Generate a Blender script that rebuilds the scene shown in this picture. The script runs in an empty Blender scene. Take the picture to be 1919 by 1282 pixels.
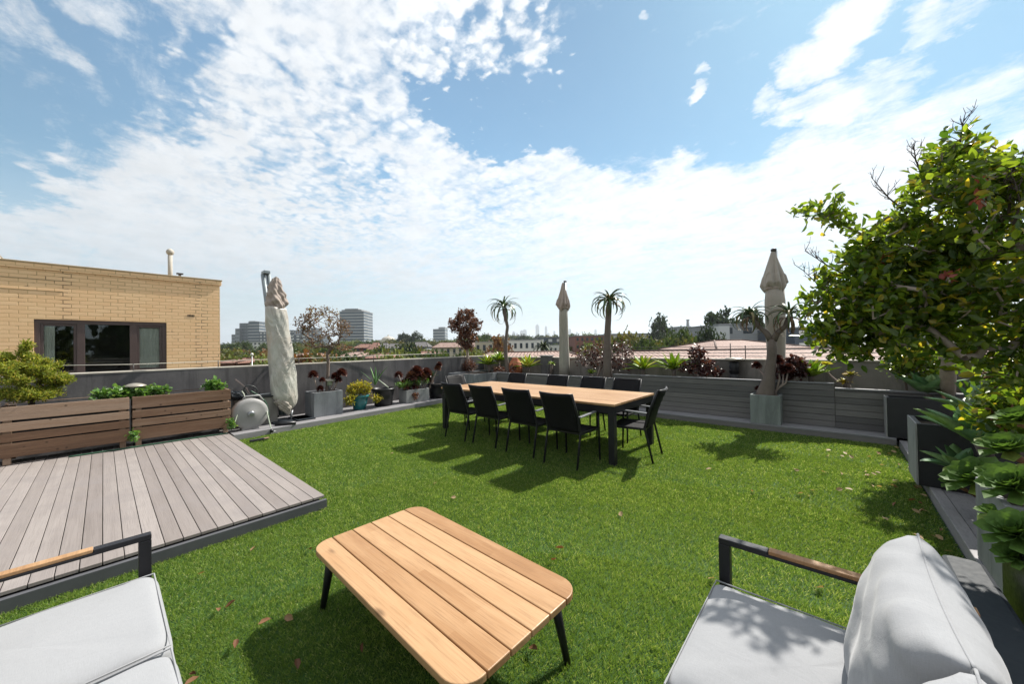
import bpy, math, random
import numpy as np
from math import sin, cos, pi, radians, sqrt, hypot, atan2
from mathutils import Vector, Matrix
random.seed(7)
RNG = np.random.default_rng(11)
S = bpy.context.scene
COL = S.collection

# ------------------------------------------------------------------ camera
EYE = 1.47
FPX, YAW, PITCH, ROLL = 681.9, .72705, .011718, -.01607
_f = np.array([-sin(YAW)*cos(PITCH), cos(YAW)*cos(PITCH), sin(PITCH)])
_r = np.array([cos(YAW), sin(YAW), 0.]); _u = np.cross(_r, _f)
_r2 = _r*cos(ROLL)+_u*sin(ROLL); _u2 = -_r*sin(ROLL)+_u*cos(ROLL)
cd = bpy.data.cameras.new('camera'); cam = bpy.data.objects.new('camera', cd); COL.objects.link(cam)
M = Matrix(((_r2[0], _u2[0], -_f[0], 0), (_r2[1], _u2[1], -_f[1], 0), (_r2[2], _u2[2], -_f[2], EYE), (0, 0, 0, 1)))
cam.matrix_world = M
cd.sensor_width = 36; cd.lens = FPX/1919*36; cd.clip_start = .05; cd.clip_end = 40000
S.camera = cam
def ray(x, y): return _r2*(x-959.5)/FPX-_u2*(y-641)/FPX+_f
def at(px, py, X=None, Y=None, z=None, D=None):
    """a point of the place seen at this spot of the photograph, on the plane X / Y / z or at depth D"""
    d = ray(px, py)
    t = X/d[0] if X is not None else Y/d[1] if Y is not None else (z-EYE)/d[2] if z is not None else D
    p = d*t; return Vector((p[0], p[1], p[2]+EYE))
def toward(px, py):
    d = ray(px, py); return Vector(d/np.linalg.norm(d))

# ------------------------------------------------------------------ light
SUN_AZ, SUN_EL = radians(6.0), radians(46.5)       # azimuth from +Y towards +X
S.view_settings.view_transform = 'Standard'; S.view_settings.look = 'None'
S.view_settings.exposure = 0.80; S.view_settings.gamma = 1
sd = bpy.data.lights.new('sun', 'SUN'); sd.energy = 5.0; sd.angle = radians(.6); sd.color = (1, .95, .87)
sun = bpy.data.objects.new('sun', sd); COL.objects.link(sun)
sdir = Vector((sin(SUN_AZ)*cos(SUN_EL), cos(SUN_AZ)*cos(SUN_EL), sin(SUN_EL)))
sun.rotation_euler = sdir.to_track_quat('Z', 'Y').to_euler(); sun.location = (0, 0, 30)

W = bpy.data.worlds.new('World'); S.world = W; W.use_nodes = True
nt = W.node_tree; nt.nodes.clear()
class NG:
    def __init__(s, nt): s.nt = nt
    def n(s, t, **k):
        nd = s.nt.nodes.new(t)
        for a, b in k.items(): setattr(nd, a, b)
        return nd
    def l(s, a, b): s.nt.links.new(a, b)
    def put(s, sock, v):
        if isinstance(v, bpy.types.NodeSocket): s.l(v, sock)
        elif v is not None: sock.default_value = v
    def math(s, op, a, b=None, c=None, clamp=False):
        nd = s.n('ShaderNodeMath', operation=op, use_clamp=clamp)
        s.put(nd.inputs[0], a); s.put(nd.inputs[1], b)
        if c is not None: s.put(nd.inputs[2], c)
        return nd.outputs[0]
    def vmath(s, op, a, b=None):
        nd = s.n('ShaderNodeVectorMath', operation=op)
        s.put(nd.inputs[0], a)
        if op == 'SCALE': s.put(nd.inputs['Scale'], b)
        else: s.put(nd.inputs[1], b)
        return nd.outputs['Value'] if op in ('DOT_PRODUCT', 'LENGTH') else nd.outputs[0]
    def mix(s, f, a, b, mode='MIX'):
        nd = s.n('ShaderNodeMix', data_type='RGBA', blend_type=mode)
        s.put(nd.inputs['Factor'], f); s.put(nd.inputs[6], a); s.put(nd.inputs[7], b)
        return nd.outputs[2]
    def noise(s, vec, scale, detail=2, rough=.5, dist=0.):
        nd = s.n('ShaderNodeTexNoise'); s.put(nd.inputs['Vector'], vec); nd.inputs['Scale'].default_value = scale
        nd.inputs['Detail'].default_value = detail; nd.inputs['Roughness'].default_value = rough; nd.inputs['Distortion'].default_value = dist
        return nd.outputs['Fac']
    def rng(s, v, a, b, c=0., d=1., smooth=True):
        nd = s.n('ShaderNodeMapRange'); nd.interpolation_type = 'SMOOTHSTEP' if smooth else 'LINEAR'
        s.put(nd.inputs['Value'], v)
        for i, q in zip(('From Min', 'From Max', 'To Min', 'To Max'), (a, b, c, d)): s.put(nd.inputs[i], q)
        return nd.outputs[0]
    def ramp(s, v, stops):
        nd = s.n('ShaderNodeValToRGB'); s.put(nd.inputs[0], v); el = nd.color_ramp.elements
        while len(el) < len(stops): el.new(.5)
        for e, (p, c) in zip(el, stops): e.position = p; e.color = (*c, 1)
        return nd.outputs[0]
    def scaled(s, vec, sc):
        nd = s.n('ShaderNodeMapping'); s.put(nd.inputs['Vector'], vec); nd.inputs['Scale'].default_value = sc
        return nd.outputs[0]
g = NG(nt)
sky = g.n('ShaderNodeTexSky', sky_type='NISHITA'); sky.sun_disc = False
sky.sun_elevation = SUN_EL; sky.sun_rotation = SUN_AZ; sky.altitude = 50; sky.air_density = 1.15; sky.dust_density = .35; sky.ozone_density = 2.0
tc = g.n('ShaderNodeTexCoord'); dr = tc.outputs['Generated']
sep = g.n('ShaderNodeSeparateXYZ'); g.l(dr, sep.inputs[0]); dz = sep.outputs[2]
inv = g.math('DIVIDE', 1.0, g.math('ADD', g.math('MAXIMUM', dz, 0.0), .10))
flat = g.vmath('MULTIPLY', dr, (1, 1, 0)); q = g.vmath('SCALE', flat, inv)     # a cloud layer seen from below
wq = g.n('ShaderNodeTexNoise'); wq.inputs['Scale'].default_value = 3.2; wq.inputs['Detail'].default_value = 7; wq.inputs['Roughness'].default_value = .62; g.l(q, wq.inputs['Vector'])
drw = g.vmath('NORMALIZE', g.vmath('ADD', dr, g.vmath('SCALE', g.vmath('SUBTRACT', wq.outputs['Color'], (.5, .5, .5)), .20)))
# blue tears in the layer and separate puffs, each a soft patch of sky by direction
def patch_sum(lst, how='ADD'):
    tot = None
    for px, py, a, b, w in lst:
        m = g.math('MULTIPLY', g.rng(g.vmath('DOT_PRODUCT', drw, tuple(toward(px, py))), cos(radians(b)), cos(radians(a))), w)
        tot = m if tot is None else g.math(how, tot, m)
    return tot
blue = patch_sum([(-20, 0, 6, 13, 1.1), (100, 20, 4, 9.5, 1.05), (200, 60, 3, 8, .95), (300, 150, 1, 6.5, .8), (360, 60, 1, 5, .5), (330, 200, 1, 4.5, .5), (-30, 278, 2, 5.5, 1.0), (60, 285, 1, 3.5, .8), (150, 300, .5, 2.8, .5),
    (1210, 30, 6, 13, 1.1), (1200, 190, 5, 9.5, 1.1), (1330, 210, 3, 6.5, 1.1), (1400, 80, 8, 14, 1.1), (1580, 40, 5, 12, 1.05), (1720, 40, 3, 10, 1.0), (1850, 15, 3, 8, .8), (1500, 160, 3, 7, .9), (1440, 235, 1, 4, .9),
    (940, 225, 3, 6, 1.1), (870, 215, 2, 5, 1.0), (800, 205, .5, 3, .7), (1030, 222, 2, 5, 1.05), (1130, 215, 3, 7, 1.1), (1120, 40, 2, 5, .6), (1860, 200, 1, 4, .35)], 'MAXIMUM')
puff = patch_sum([(1560, 62, 1.2, 4.2, 1.), (1500, 100, .4, 3.0, .9), (1615, 30, .5, 2.8, .8), (1300, 183, .1, 1.3, .8), (1325, 140, .1, 1.0, .6), (1735, 45, .2, 2.4, .7), (1790, 30, .2, 1.8, .6), (1440, 180, .2, 2.2, .7), (1645, 125, .1, 1.6, .6), (1214, 22, .1, .9, .6),
    (1540, 205, 1, 4.5, .8), (1480, 215, .5, 3, .8), (1660, 190, 2, 5, .6), (80, 60, .3, 3.0, .45), (215, 15, .3, 2.5, .45)], 'MAXIMUM')
wob = g.n('ShaderNodeTexNoise'); wob.inputs['Scale'].default_value = 1.6; wob.inputs['Detail'].default_value = 6; g.l(q, wob.inputs['Vector'])
low = g.noise(q, 1.5, 8, .62, .4)
streak = g.noise(g.scaled(q, (1.0, 2.8, 1)), 2.2, 9, .68, .7)
fine = g.noise(q, 12, 8, .72, .3)
vo = g.n('ShaderNodeTexVoronoi', feature='SMOOTH_F1'); vo.inputs['Scale'].default_value = 21; vo.inputs['Smoothness'].default_value = 1.
wo2 = g.n('ShaderNodeTexNoise'); wo2.inputs['Scale'].default_value = 14; wo2.inputs['Detail'].default_value = 5; g.l(q, wo2.inputs['Vector'])
g.l(g.vmath('ADD', q, g.vmath('SCALE', wo2.outputs['Color'], .14)), vo.inputs['Vector'])
cell = g.math('SUBTRACT', .42, vo.outputs['Distance'])
cellw = patch_sum([(930, 70, 10, 17, 1.), (1040, 110, 3, 6, 1.), (860, 130, 3, 8, 1.), (480, 200, 5, 14, .55), (600, 280, 8, 16, .6), (900, 330, 4, 14, .35)], 'MAXIMUM')
edge = g.math('MULTIPLY', g.math('SUBTRACT', g.math('ADD', g.math('MULTIPLY', low, .9), g.math('ADD', g.math('MULTIPLY', streak, 1.0), g.math('MULTIPLY', fine, .9))), 1.4), 1.25)
cov = g.math('ADD', .92, g.math('MULTIPLY', edge, 1.0))
cov = g.math('ADD', cov, g.math('MULTIPLY', g.math('MULTIPLY', cell, cellw), 2.3))
cov = g.math('SUBTRACT', cov, g.math('MULTIPLY', cellw, .22))
cov = g.math('SUBTRACT', cov, g.math('MULTIPLY', blue, 1.15))
cov = g.math('MAXIMUM', cov, g.math('ADD', g.math('MULTIPLY', puff, 1.05), g.math('MULTIPLY', edge, 1.1)))
left = g.rng(g.vmath('DOT_PRODUCT', dr, tuple(toward(150, 250))), cos(radians(30)), cos(radians(5)), 0, .12)
cov = g.math('ADD', cov, left)
mask = g.rng(cov, .0, 1.14)
veil = g.rng(dz, -.02, .36, 1.0, .06)
near_sun = g.rng(g.vmath('DOT_PRODUCT', dr, tuple(sdir)), .1, .95, 0, 1)
mask = g.math('MAXIMUM', g.math('MULTIPLY', mask, g.rng(dz, .02, .20, .62, .97)), veil)
shade = g.noise(q, 5.5, 7, .65)
cb = g.math('MULTIPLY_ADD', near_sun, 1.0, 4.75)
cb = g.math('MULTIPLY', cb, g.rng(shade, .3, .7, .93, 1.05))
comb = g.n('ShaderNodeCombineColor')
g.l(g.math('MULTIPLY', cb, g.rng(dz, .0, .33, .66, .97)), comb.inputs[0]); g.l(g.math('MULTIPLY', cb, g.rng(dz, .0, .33, .755, 1.0)), comb.inputs[1]); g.l(g.math('MULTIPLY', cb, g.rng(dz, .0, .33, .835, 1.03)), comb.inputs[2])
damp = g.rng(g.vmath('DOT_PRODUCT', dr, tuple(sdir)), .3, 1.0, 1.0, .62)
sunt = g.rng(g.vmath('DOT_PRODUCT', dr, tuple(sdir)), .3, .95, 0, 1)
tint = g.mix(sunt, (.74, 1.08, 1.06, 1), (.62, 1.03, 1.06, 1))
skyc = g.vmath('SCALE', g.mix(1.0, sky.outputs[0], tint, 'MULTIPLY'), g.math('MULTIPLY', damp, g.rng(g.vmath('DOT_PRODUCT', dr, tuple(sdir)), .0, .75, .70, .92)))
bgc = g.mix(mask, skyc, comb.outputs[0])
bg = g.n('ShaderNodeBackground'); g.l(bgc, bg.inputs['Color']); bg.inputs['Strength'].default_value = .105
wo = g.n('ShaderNodeOutputWorld'); g.l(bg.outputs[0], wo.inputs[0])

# ------------------------------------------------------------------ materials
MATS = {}
def newmat(name):
    m = bpy.data.materials.new(name); m.use_nodes = True; m.node_tree.nodes.clear(); MATS[name] = m
    return m, NG(m.node_tree)
def finish(g, bsdf, disp=None):
    o = g.n('ShaderNodeOutputMaterial'); g.l(bsdf, o.inputs[0])
def principled(g, col, rough=.6, metal=0., spec=.4, bump=None, bs=.3, bd=.01, **k):
    b = g.n('ShaderNodeBsdfPrincipled'); g.put(b.inputs['Base Color'], col); g.put(b.inputs['Roughness'], rough)
    b.inputs['Metallic'].default_value = metal; b.inputs['Specular IOR Level'].default_value = spec
    for kk, v in k.items(): g.put(b.inputs[kk], v)
    if bump is not None:
        bn = g.n('ShaderNodeBump'); g.l(bump, bn.inputs['Height']); bn.inputs['Strength'].default_value = bs; bn.inputs['Distance'].default_value = bd
        g.l(bn.outputs[0], b.inputs['Normal'])
    return b.outputs[0]
def C4(c): return (*c, 1) if len(c) == 3 else c
def plain(name, col, rough=.6, metal=0., spec=.4, var=.25, scale=6, bump=.0, bscale=40, bd=.004, fine=.0, **k):
    """painted / cast / woven surface: colour that wanders a little, with grime and a fine bump"""
    m, g = newmat(name); o = g.n('ShaderNodeTexCoord').outputs['Object']
    n1 = g.noise(o, scale, 6, .65); n2 = g.noise(o, scale*9, 4, .6)
    f = g.math('MULTIPLY_ADD', n1, 2*var, g.math('MULTIPLY_ADD', n2, var*.8, 1-var*1.4))
    c = g.vmath('SCALE', C4(col)[:3], f)
    b = g.noise(o, bscale, 5, .6) if bump else None
    r = g.rng(n2, .3, .7, max(rough-.07, .03), min(rough+.07, 1), False)
    finish(g, principled(g, c, r, metal, spec, b, bump, bd, **k)); return m
def wood(name, cols, scale=(1.2, 22, 22), rough=.55, bump=.25, board=.5, knots=True, spec=.3, weather=None, stave=0):
    """timber with grain along the first axis, every board (face attribute 'rnd') a tone of its own"""
    m, g = newmat(name); o = g.n('ShaderNodeTexCoord').outputs['Object']
    at_ = g.n('ShaderNodeAttribute', attribute_name='rnd'); r = at_.outputs['Fac']
    off = g.n('ShaderNodeCombineXYZ'); g.l(g.math('MULTIPLY', r, 37.), off.inputs[0]); g.l(g.math('MULTIPLY', r, 91.), off.inputs[1]); g.l(g.math('MULTIPLY', r, 53.), off.inputs[2])
    p = g.vmath('ADD', o, off.outputs[0])
    gr = g.noise(g.scaled(p, scale), 1.0, 7, .6, .5)
    br = g.noise(g.scaled(p, (scale[0]*.8, scale[1]*.22, scale[2]*.22)), 1.0, 3, .5, 1.2)
    fi = g.noise(g.scaled(p, (scale[0]*4, scale[1]*9, scale[2]*9)), 1.0, 3, .6)
    v = g.math('ADD', g.math('MULTIPLY', gr, .55), g.math('ADD', g.math('MULTIPLY', br, .5), g.math('MULTIPLY', r, board)))
    v = g.rng(v, .25, .80+board, 0, 1, False)
    if stave:
        bk = g.n('ShaderNodeTexBrick'); g.l(p, bk.inputs['Vector']); bk.inputs['Scale'].default_value = 1; bk.inputs['Brick Width'].default_value = .41; bk.inputs['Row Height'].default_value = .043
        bk.inputs['Mortar Size'].default_value = 0; bk.offset = .37; bk.inputs['Color1'].default_value = (0, 0, 0, 1); bk.inputs['Color2'].default_value = (1, 1, 1, 1); bk.inputs['Bias'].default_value = 0
        v = g.math('ADD', v, g.math('MULTIPLY', g.math('SUBTRACT', bk.outputs['Color'], .5), stave))
    c = g.ramp(v, [(i/(len(cols)-1), q) for i, q in enumerate(cols)])
    c = g.mix(g.rng(fi, .45, .75, 0, .3), c, tuple(.55*x for x in cols[0])+(1,), 'MIX')
    if knots:
        kv = g.n('ShaderNodeTexVoronoi', feature='F1'); g.l(g.scaled(p, (2.2, 6.5, 6.5)), kv.inputs['Vector']); kv.inputs['Scale'].default_value = 1.0
        c = g.mix(g.rng(kv.outputs['Distance'], .02, .13, .65, 0), c, tuple(.35*x for x in cols[0])+(1,))
    if weather:
        w = g.noise(o, 3.0, 5, .6); c = g.mix(g.rng(w, .4, .7, 0, .6), c, (*weather, 1))
    finish(g, principled(g, c, g.rng(gr, .3, .7, rough-.08, rough+.1, False), 0, spec, g.math('ADD', gr, fi), bump, .003)); return m
def leafmat(name, c0, c1, c2=None, trans=.45, rough=.4, spec=.45, thr=.9):
    m, g = newmat(name); a = g.n('ShaderNodeAttribute', attribute_name='v').outputs['Fac']
    st = [(0, c0), (thr-.08 if c2 else 1, c1)] + ([(min(thr, .99), c2)] if c2 else [])
    c = g.ramp(a, st)
    o = g.n('ShaderNodeTexCoord').outputs['Object']
    c = g.mix(g.rng(g.noise(o, 30, 3), .35, .7, 0, .35), c, tuple(.6*x for x in c0)+(1,))
    pb = principled(g, c, rough, 0, spec)
    t = g.n('ShaderNodeBsdfTranslucent'); g.l(g.mix(1.0, c, (1.5, 1.45, .75, 1), 'MULTIPLY'), t.inputs[0])
    mx = g.n('ShaderNodeMixShader'); mx.inputs[0].default_value = trans; g.l(pb, mx.inputs[1]); g.l(t.outputs[0], mx.inputs[2])
    finish(g, mx.outputs[0]); return m

plain('grass_base', (.03, .075, .014), .9, var=.3)
m, g = newmat('turf')
v = g.n('ShaderNodeAttribute', attribute_name='v').outputs['Fac']; o = g.n('ShaderNodeTexCoord').outputs['Object']
big = g.noise(o, 1.1, 4, .6); 
c = g.ramp(v, [(0, (.040, .095, .020)), (.4, (.145, .240, .052)), (.8, (.30, .41, .10)), (1, (.60, .61, .33))])
wear = g.noise(g.scaled(o, (.55, 1.6, 1)), 1.3, 5, .6, .6)
c = g.mix(g.rng(big, .35, .7, 0, .35), c, (.24, .31, .07, 1)); c = g.mix(g.rng(wear, .42, .62, 0, .35), c, (.12, .20, .045, 1))
pb = principled(g, c, .42, 0, .45); t = g.n('ShaderNodeBsdfTranslucent'); g.l(g.mix(1., c, (1.3, 1.3, .6, 1), 'MULTIPLY'), t.inputs[0])
mx = g.n('ShaderNodeMixShader'); mx.inputs[0].default_value = .35; g.l(pb, mx.inputs[1]); g.l(t.outputs[0], mx.inputs[2]); finish(g, mx.outputs[0])

wood('deck', [(.14, .118, .108), (.215, .188, .175), (.275, .245, .23), (.24, .212, .198)], (1.0, 26, 26), .7, .4, .9, knots=False, weather=(.20, .178, .172))
wood('teak', [(.16, .075, .030), (.295, .158, .070), (.425, .262, .137), (.355, .20, .095)], (1.3, 15, 15), .45, .2, .5, stave=.13)
wood('slat', [(.06, .032, .02), (.16, .092, .055), (.33, .235, .17), (.25, .145, .08)], (1.6, 26, 26), .7, .7, .7)
wood('slat_y', [(.06, .032, .02), (.16, .092, .055), (.33, .235, .17), (.25, .145, .08)], (26, 1.6, 26), .7, .7, .7)
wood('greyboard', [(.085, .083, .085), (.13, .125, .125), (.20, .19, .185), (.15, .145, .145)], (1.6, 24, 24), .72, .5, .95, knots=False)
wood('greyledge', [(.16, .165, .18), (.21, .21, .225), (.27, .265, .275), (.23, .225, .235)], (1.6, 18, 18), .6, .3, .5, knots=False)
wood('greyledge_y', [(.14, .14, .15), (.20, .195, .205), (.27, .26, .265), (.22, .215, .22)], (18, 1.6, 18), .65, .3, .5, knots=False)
plain('deck_trim', (.085, .087, .097), .55, var=.25)
plain('deck_fascia', (.035, .036, .042), .6, var=.3)
def stained(name, base, cap):
    m, g = newmat(name); o = g.n('ShaderNodeTexCoord').outputs['Object']
    n1 = g.noise(o, 1.1, 6, .6); n2 = g.noise(g.scaled(o, (1.5, 1.5, .22)), 3.0, 6, .7, .5); n3 = g.noise(o, 25, 5, .6)
    c = g.mix(g.rng(n1, .35, .68), (*base, 1), (*cap, 1))
    c = g.mix(g.rng(n2, .44, .64, 0, .6), c, tuple(.55*x for x in base)+(1,))
    finish(g, principled(g, c, .82, 0, .25, n3, .35, .006)); return m
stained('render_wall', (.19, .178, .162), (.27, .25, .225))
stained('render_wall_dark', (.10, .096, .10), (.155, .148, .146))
plain('coping', (.40, .37, .32), .8, var=.3, scale=9, bump=.3)
stained('concrete', (.22, .225, .23), (.31, .31, .305))
stained('pot_grey', (.17, .18, .195), (.25, .26, .27))
stained('pot_green', (.20, .225, .22), (.26, .285, .275))
plain('pot_dark', (.022, .023, .026), .55, var=.4, scale=7)
plain('black_plastic', (.012, .012, .014), .38, var=.3)
plain('soil', (.035, .025, .018), .95, var=.5, bump=1., bscale=60, bd=.02)
m, g = newmat('brick_cream')
o = g.n('ShaderNodeTexCoord').outputs['Object']; sp = g.n('ShaderNodeSeparateXYZ'); g.l(o, sp.inputs[0]); cx = g.n('ShaderNodeCombineXYZ')
g.l(g.math('ADD', sp.outputs[1], sp.outputs[0]), cx.inputs[0]); g.l(sp.outputs[2], cx.inputs[1])
bk = g.n('ShaderNodeTexBrick'); g.l(cx.outputs[0], bk.inputs['Vector']); bk.inputs['Scale'].default_value = 1; bk.inputs['Brick Width'].default_value = .24; bk.inputs['Row Height'].default_value = .086
bk.inputs['Mortar Size'].default_value = .009; bk.inputs['Mortar Smooth'].default_value = .5; bk.inputs['Bias'].default_value = .1
bk.inputs['Color1'].default_value = (.78, .50, .27, 1); bk.inputs['Color2'].default_value = (.84, .56, .32, 1); bk.inputs['Mortar'].default_value = (.60, .39, .20, 1)
n1 = g.noise(o, 1.3, 6, .65); n2 = g.noise(g.scaled(o, (1, 3, .5)), 1.6, 7, .7, .8)
c = g.mix(g.rng(n1, .35, .7, 0, .35), bk.outputs['Color'], (.76, .54, .30, 1))
# cracks and soot along the joints at a few places along the wall
yy = sp.outputs[1]
def band(yc, w): return g.rng(g.math('ABSOLUTE', g.math('SUBTRACT', yy, yc)), w, 0, 0, 1)
bsum = g.math('MAXIMUM', g.math('MAXIMUM', band(4.78, .24), g.math('MULTIPLY', band(2.45, .18), .9)), g.math('MULTIPLY', band(3.3, .5), .3))
joint = g.rng(bk.outputs['Fac'], .25, .8)
crack = g.math('MULTIPLY', g.math('MULTIPLY', joint, bsum), g.rng(n2, .38, .52))
spots = g.math('MULTIPLY', joint, g.rng(g.noise(o, 2.3, 5, .7), .55, .66, 0, .75))
c = g.mix(g.math('MAXIMUM', crack, spots), c, (.07, .045, .03, 1))
hgt = g.math('ADD', g.math('MULTIPLY', bk.outputs['Fac'], -1), g.math('MULTIPLY', g.noise(o, 60, 4), .2))
finish(g, principled(g, c, .75, 0, .2, hgt, .6, .008))
plain('brick_coping', (.36, .27, .16), .8, var=.5, scale=5, bump=.4)
plain('window_frame', (.085, .058, .052), .45, var=.15)
plain('curtain', (.85, .86, .76), .9, var=.2, scale=3)
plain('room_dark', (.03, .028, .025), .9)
m, g = newmat('window_glass')
gl = g.n('ShaderNodeBsdfGlossy'); gl.inputs['Roughness'].default_value = .02; gl.inputs[0].default_value = (.8, .85, .85, 1)
tr = g.n('ShaderNodeBsdfTransparent'); tr.inputs[0].default_value = (.95, .97, .96, 1); mx = g.n('ShaderNodeMixShader')
fr = g.n('ShaderNodeFresnel'); fr.inputs[0].default_value = 1.6; g.l(fr.outputs[0], mx.inputs[0]); g.l(tr.outputs[0], mx.inputs[1]); g.l(gl.outputs[0], mx.inputs[2]); finish(g, mx.outputs[0])
plain('charcoal', (.014, .014, .017), .42, var=.15, spec=.3)
plain('armrest_grey', (.16, .165, .17), .35, var=.1)
m, g = newmat('sling')
o = g.n('ShaderNodeTexCoord').outputs['Object']; wv = g.noise(g.scaled(o, (260, 260, 90)), 1, 2)
finish(g, principled(g, g.ramp(wv, [(.3, (.004, .004, .005)), (.75, (.011, .011, .013))]), .7, 0, .2, wv, .3, .001))
def fabric(name, col, seam=None):
    m, g = newmat(name); o = g.n('ShaderNodeTexCoord').outputs['Object']
    w = g.noise(g.scaled(o, (420, 60, 420)), 1, 2); w2 = g.noise(g.scaled(o, (60, 420, 60)), 1, 2); big = g.noise(o, 2.5, 5, .6)
    f = g.math('MULTIPLY_ADD', g.math('ADD', w, w2), .16, g.math('MULTIPLY_ADD', big, .14, .77))
    wr = g.noise(g.scaled(o, (9, 3, 9)), 1, 4, .5, .8)
    h = g.math('ADD', g.math('MULTIPLY', g.math('ADD', w, w2), .06), g.math('MULTIPLY', wr, .6))
    finish(g, principled(g, g.vmath('SCALE', col, f), .92, 0, .15, h, .35, .012, **{'Sheen Weight': .25})); return m
fabric('cushion', (.262, .268, .28)); fabric('canopy_cloth', (.33, .295, .255)); fabric('canopy_pinkish', (.33, .275, .24))
m, g = newmat('plastic_cover')
o = g.n('ShaderNodeTexCoord').outputs['Object']; n1 = g.noise(g.scaled(o, (5, 5, 2.2)), 1, 5, .6, 1.5); n2 = g.noise(o, 2.2, 4)
c = g.mix(g.rng(n1, .3, .7), (.36, .36, .32, 1), (.52, .515, .46, 1)); c = g.mix(g.rng(n2, .4, .65, 0, .5), c, (.38, .31, .265, 1))
finish(g, principled(g, c, .3, 0, .5, n1, .9, .05, **{'Coat Weight': .2}))
plain('pole_grey', (.24, .275, .29), .45, metal=.3, var=.12)
m, g = newmat('sleeve_cloth')
o = g.n('ShaderNodeTexCoord').outputs['Object']; n1 = g.noise(g.scaled(o, (6, 6, 1.2)), 1, 5, .6, .6)
c = g.ramp(n1, [(.25, (.22, .22, .18)), (.55, (.32, .30, .26)), (.8, (.37, .35, .31))])
finish(g, principled(g, c, .7, 0, .3, n1, .6, .03))
plain('chest', (.019, .024, .030), .6, spec=.2, var=.12, scale=3, bump=.15)
plain('galv', (.30, .31, .32), .35, metal=.8, var=.15)
plain('brass_lamp', (.34, .31, .26), .4, metal=.5)
plain('reel', (.27, .265, .26), .5, var=.15, scale=5)
plain('hose_green', (.03, .085, .05), .4); plain('hose_dark', (.018, .022, .022), .45); plain('hose_pale', (.38, .42, .33), .45)
plain('terracotta', (.42, .14, .07), .6, var=.25)
plain('teal_glaze', (.01, .13, .14), .18, var=.5, scale=12, spec=.6)
plain('wire', (.05, .045, .045), .5); plain('cable_pale', (.55, .53, .46), .5)
plain('bark_pale', (.30, .245, .20), .85, var=.35, scale=14, bump=.6, bscale=30, bd=.01)
plain('bark_aloe', (.135, .108, .092), .75, var=.3, scale=10, bump=.4, bd=.01)
plain('bark_brown', (.15, .115, .095), .85, var=.35, bump=.5, bd=.006)
plain('bark_dark', (.075, .055, .045), .9, var=.4, bump=.6, bd=.01)
plain('bark_red', (.22, .11, .065), .8, var=.4, bump=.4, bd=.006)
plain('dead_stem', (.30, .235, .21), .85, var=.35, bump=.3)
leafmat('leaf_camellia', (.045, .10, .014), (.21, .285, .028), (.42, .34, .04), .58, .28, .6, .955)
leafmat('leaf_aloe', (.05, .10, .04), (.12, .19, .075), (.30, .24, .10), .15, .38, .5, .9)
leafmat('leaf_aloe_dry', (.13, .085, .05), (.23, .15, .09), (.13, .16, .07), .15, .5, .3, .9)
leafmat('leaf_lime', (.20, .33, .03), (.38, .47, .06), (.50, .50, .10), .45, .35, .5, .9)
leafmat('leaf_agave', (.10, .22, .09), (.19, .34, .13), (.28, .42, .17), .18, .38, .45, .9)
leafmat('leaf_aeonium', (.06, .13, .03), (.125, .22, .05), (.24, .31, .08), .3, .55, .15, .93)
leafmat('leaf_purple', (.030, .010, .012), (.085, .025, .025), (.19, .07, .05), .25, .35, .5, .92)
leafmat('leaf_rust', (.055, .024, .022), (.14, .060, .048), (.24, .12, .085), .35, .5, .3, .88)
leafmat('leaf_autumn', (.10, .055, .03), (.19, .10, .045), (.22, .16, .04), .35, .5, .3, .85)
leafmat('leaf_yellow', (.18, .20, .02), (.38, .34, .04), (.50, .36, .04), .4, .4, .4, .85)
leafmat('leaf_conifer', (.13, .18, .025), (.32, .35, .05), (.42, .34, .07), .35, .6, .25, .9)
leafmat('leaf_ivy', (.06, .14, .03), (.14, .28, .06), (.24, .35, .10), .35, .35, .45, .9)
leafmat('leaf_dry', (.13, .055, .028), (.27, .14, .07), (.38, .27, .15), .25, .6, .3, .8)
leafmat('leaf_pink', (.45, .12, .10), (.60, .22, .18), None, .4, .5, .3)
for nm, a, b, c_ in (('crown_green', (.020, .040, .014), (.060, .090, .026), (.10, .12, .04)), ('crown_olive', (.045, .055, .015), (.11, .11, .03), (.16, .13, .035)),
                     ('crown_dark', (.014, .028, .016), (.035, .055, .030), (.05, .07, .03)), ('crown_rust', (.10, .045, .02), (.19, .09, .04), (.17, .12, .04)), ('crown_light', (.06, .09, .02), (.14, .17, .04), (.19, .20, .06))):
    leafmat(nm, a, b, c_, .3, .6, .25, .85)
def tiles(name, c0, c1, sx=.3, sy=.33):
    m, g = newmat(name); o = g.n('ShaderNodeTexCoord').outputs['UV']
    bk = g.n('ShaderNodeTexBrick'); g.l(o, bk.inputs['Vector']); bk.inputs['Scale'].default_value = 1; bk.inputs['Brick Width'].default_value = sx; bk.inputs['Row Height'].default_value = sy
    bk.inputs['Mortar Size'].default_value = .04; bk.offset = 0; bk.inputs['Mortar Smooth'].default_value = .3; bk.inputs['Color1'].default_value = (*c0, 1); bk.inputs['Color2'].default_value = (*c1, 1)
    bk.inputs['Mortar'].default_value = tuple(.22*x for x in c0)+(1,)
    n = g.noise(o, .7, 5, .7); c = g.mix(g.rng(n, .35, .7, 0, .5), bk.outputs['Color'], tuple(.6*x for x in c0)+(1,))
    finish(g, principled(g, c, .8, 0, .3, g.math('MULTIPLY', bk.outputs['Fac'], -1), .8, .05)); return m
tiles('roof_tile', (.36, .24, .20), (.46, .33, .285)); tiles('roof_tile_red', (.27, .14, .105), (.33, .18, .14)); tiles('roof_tile_grey', (.16, .15, .15), (.21, .20, .20))
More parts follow.
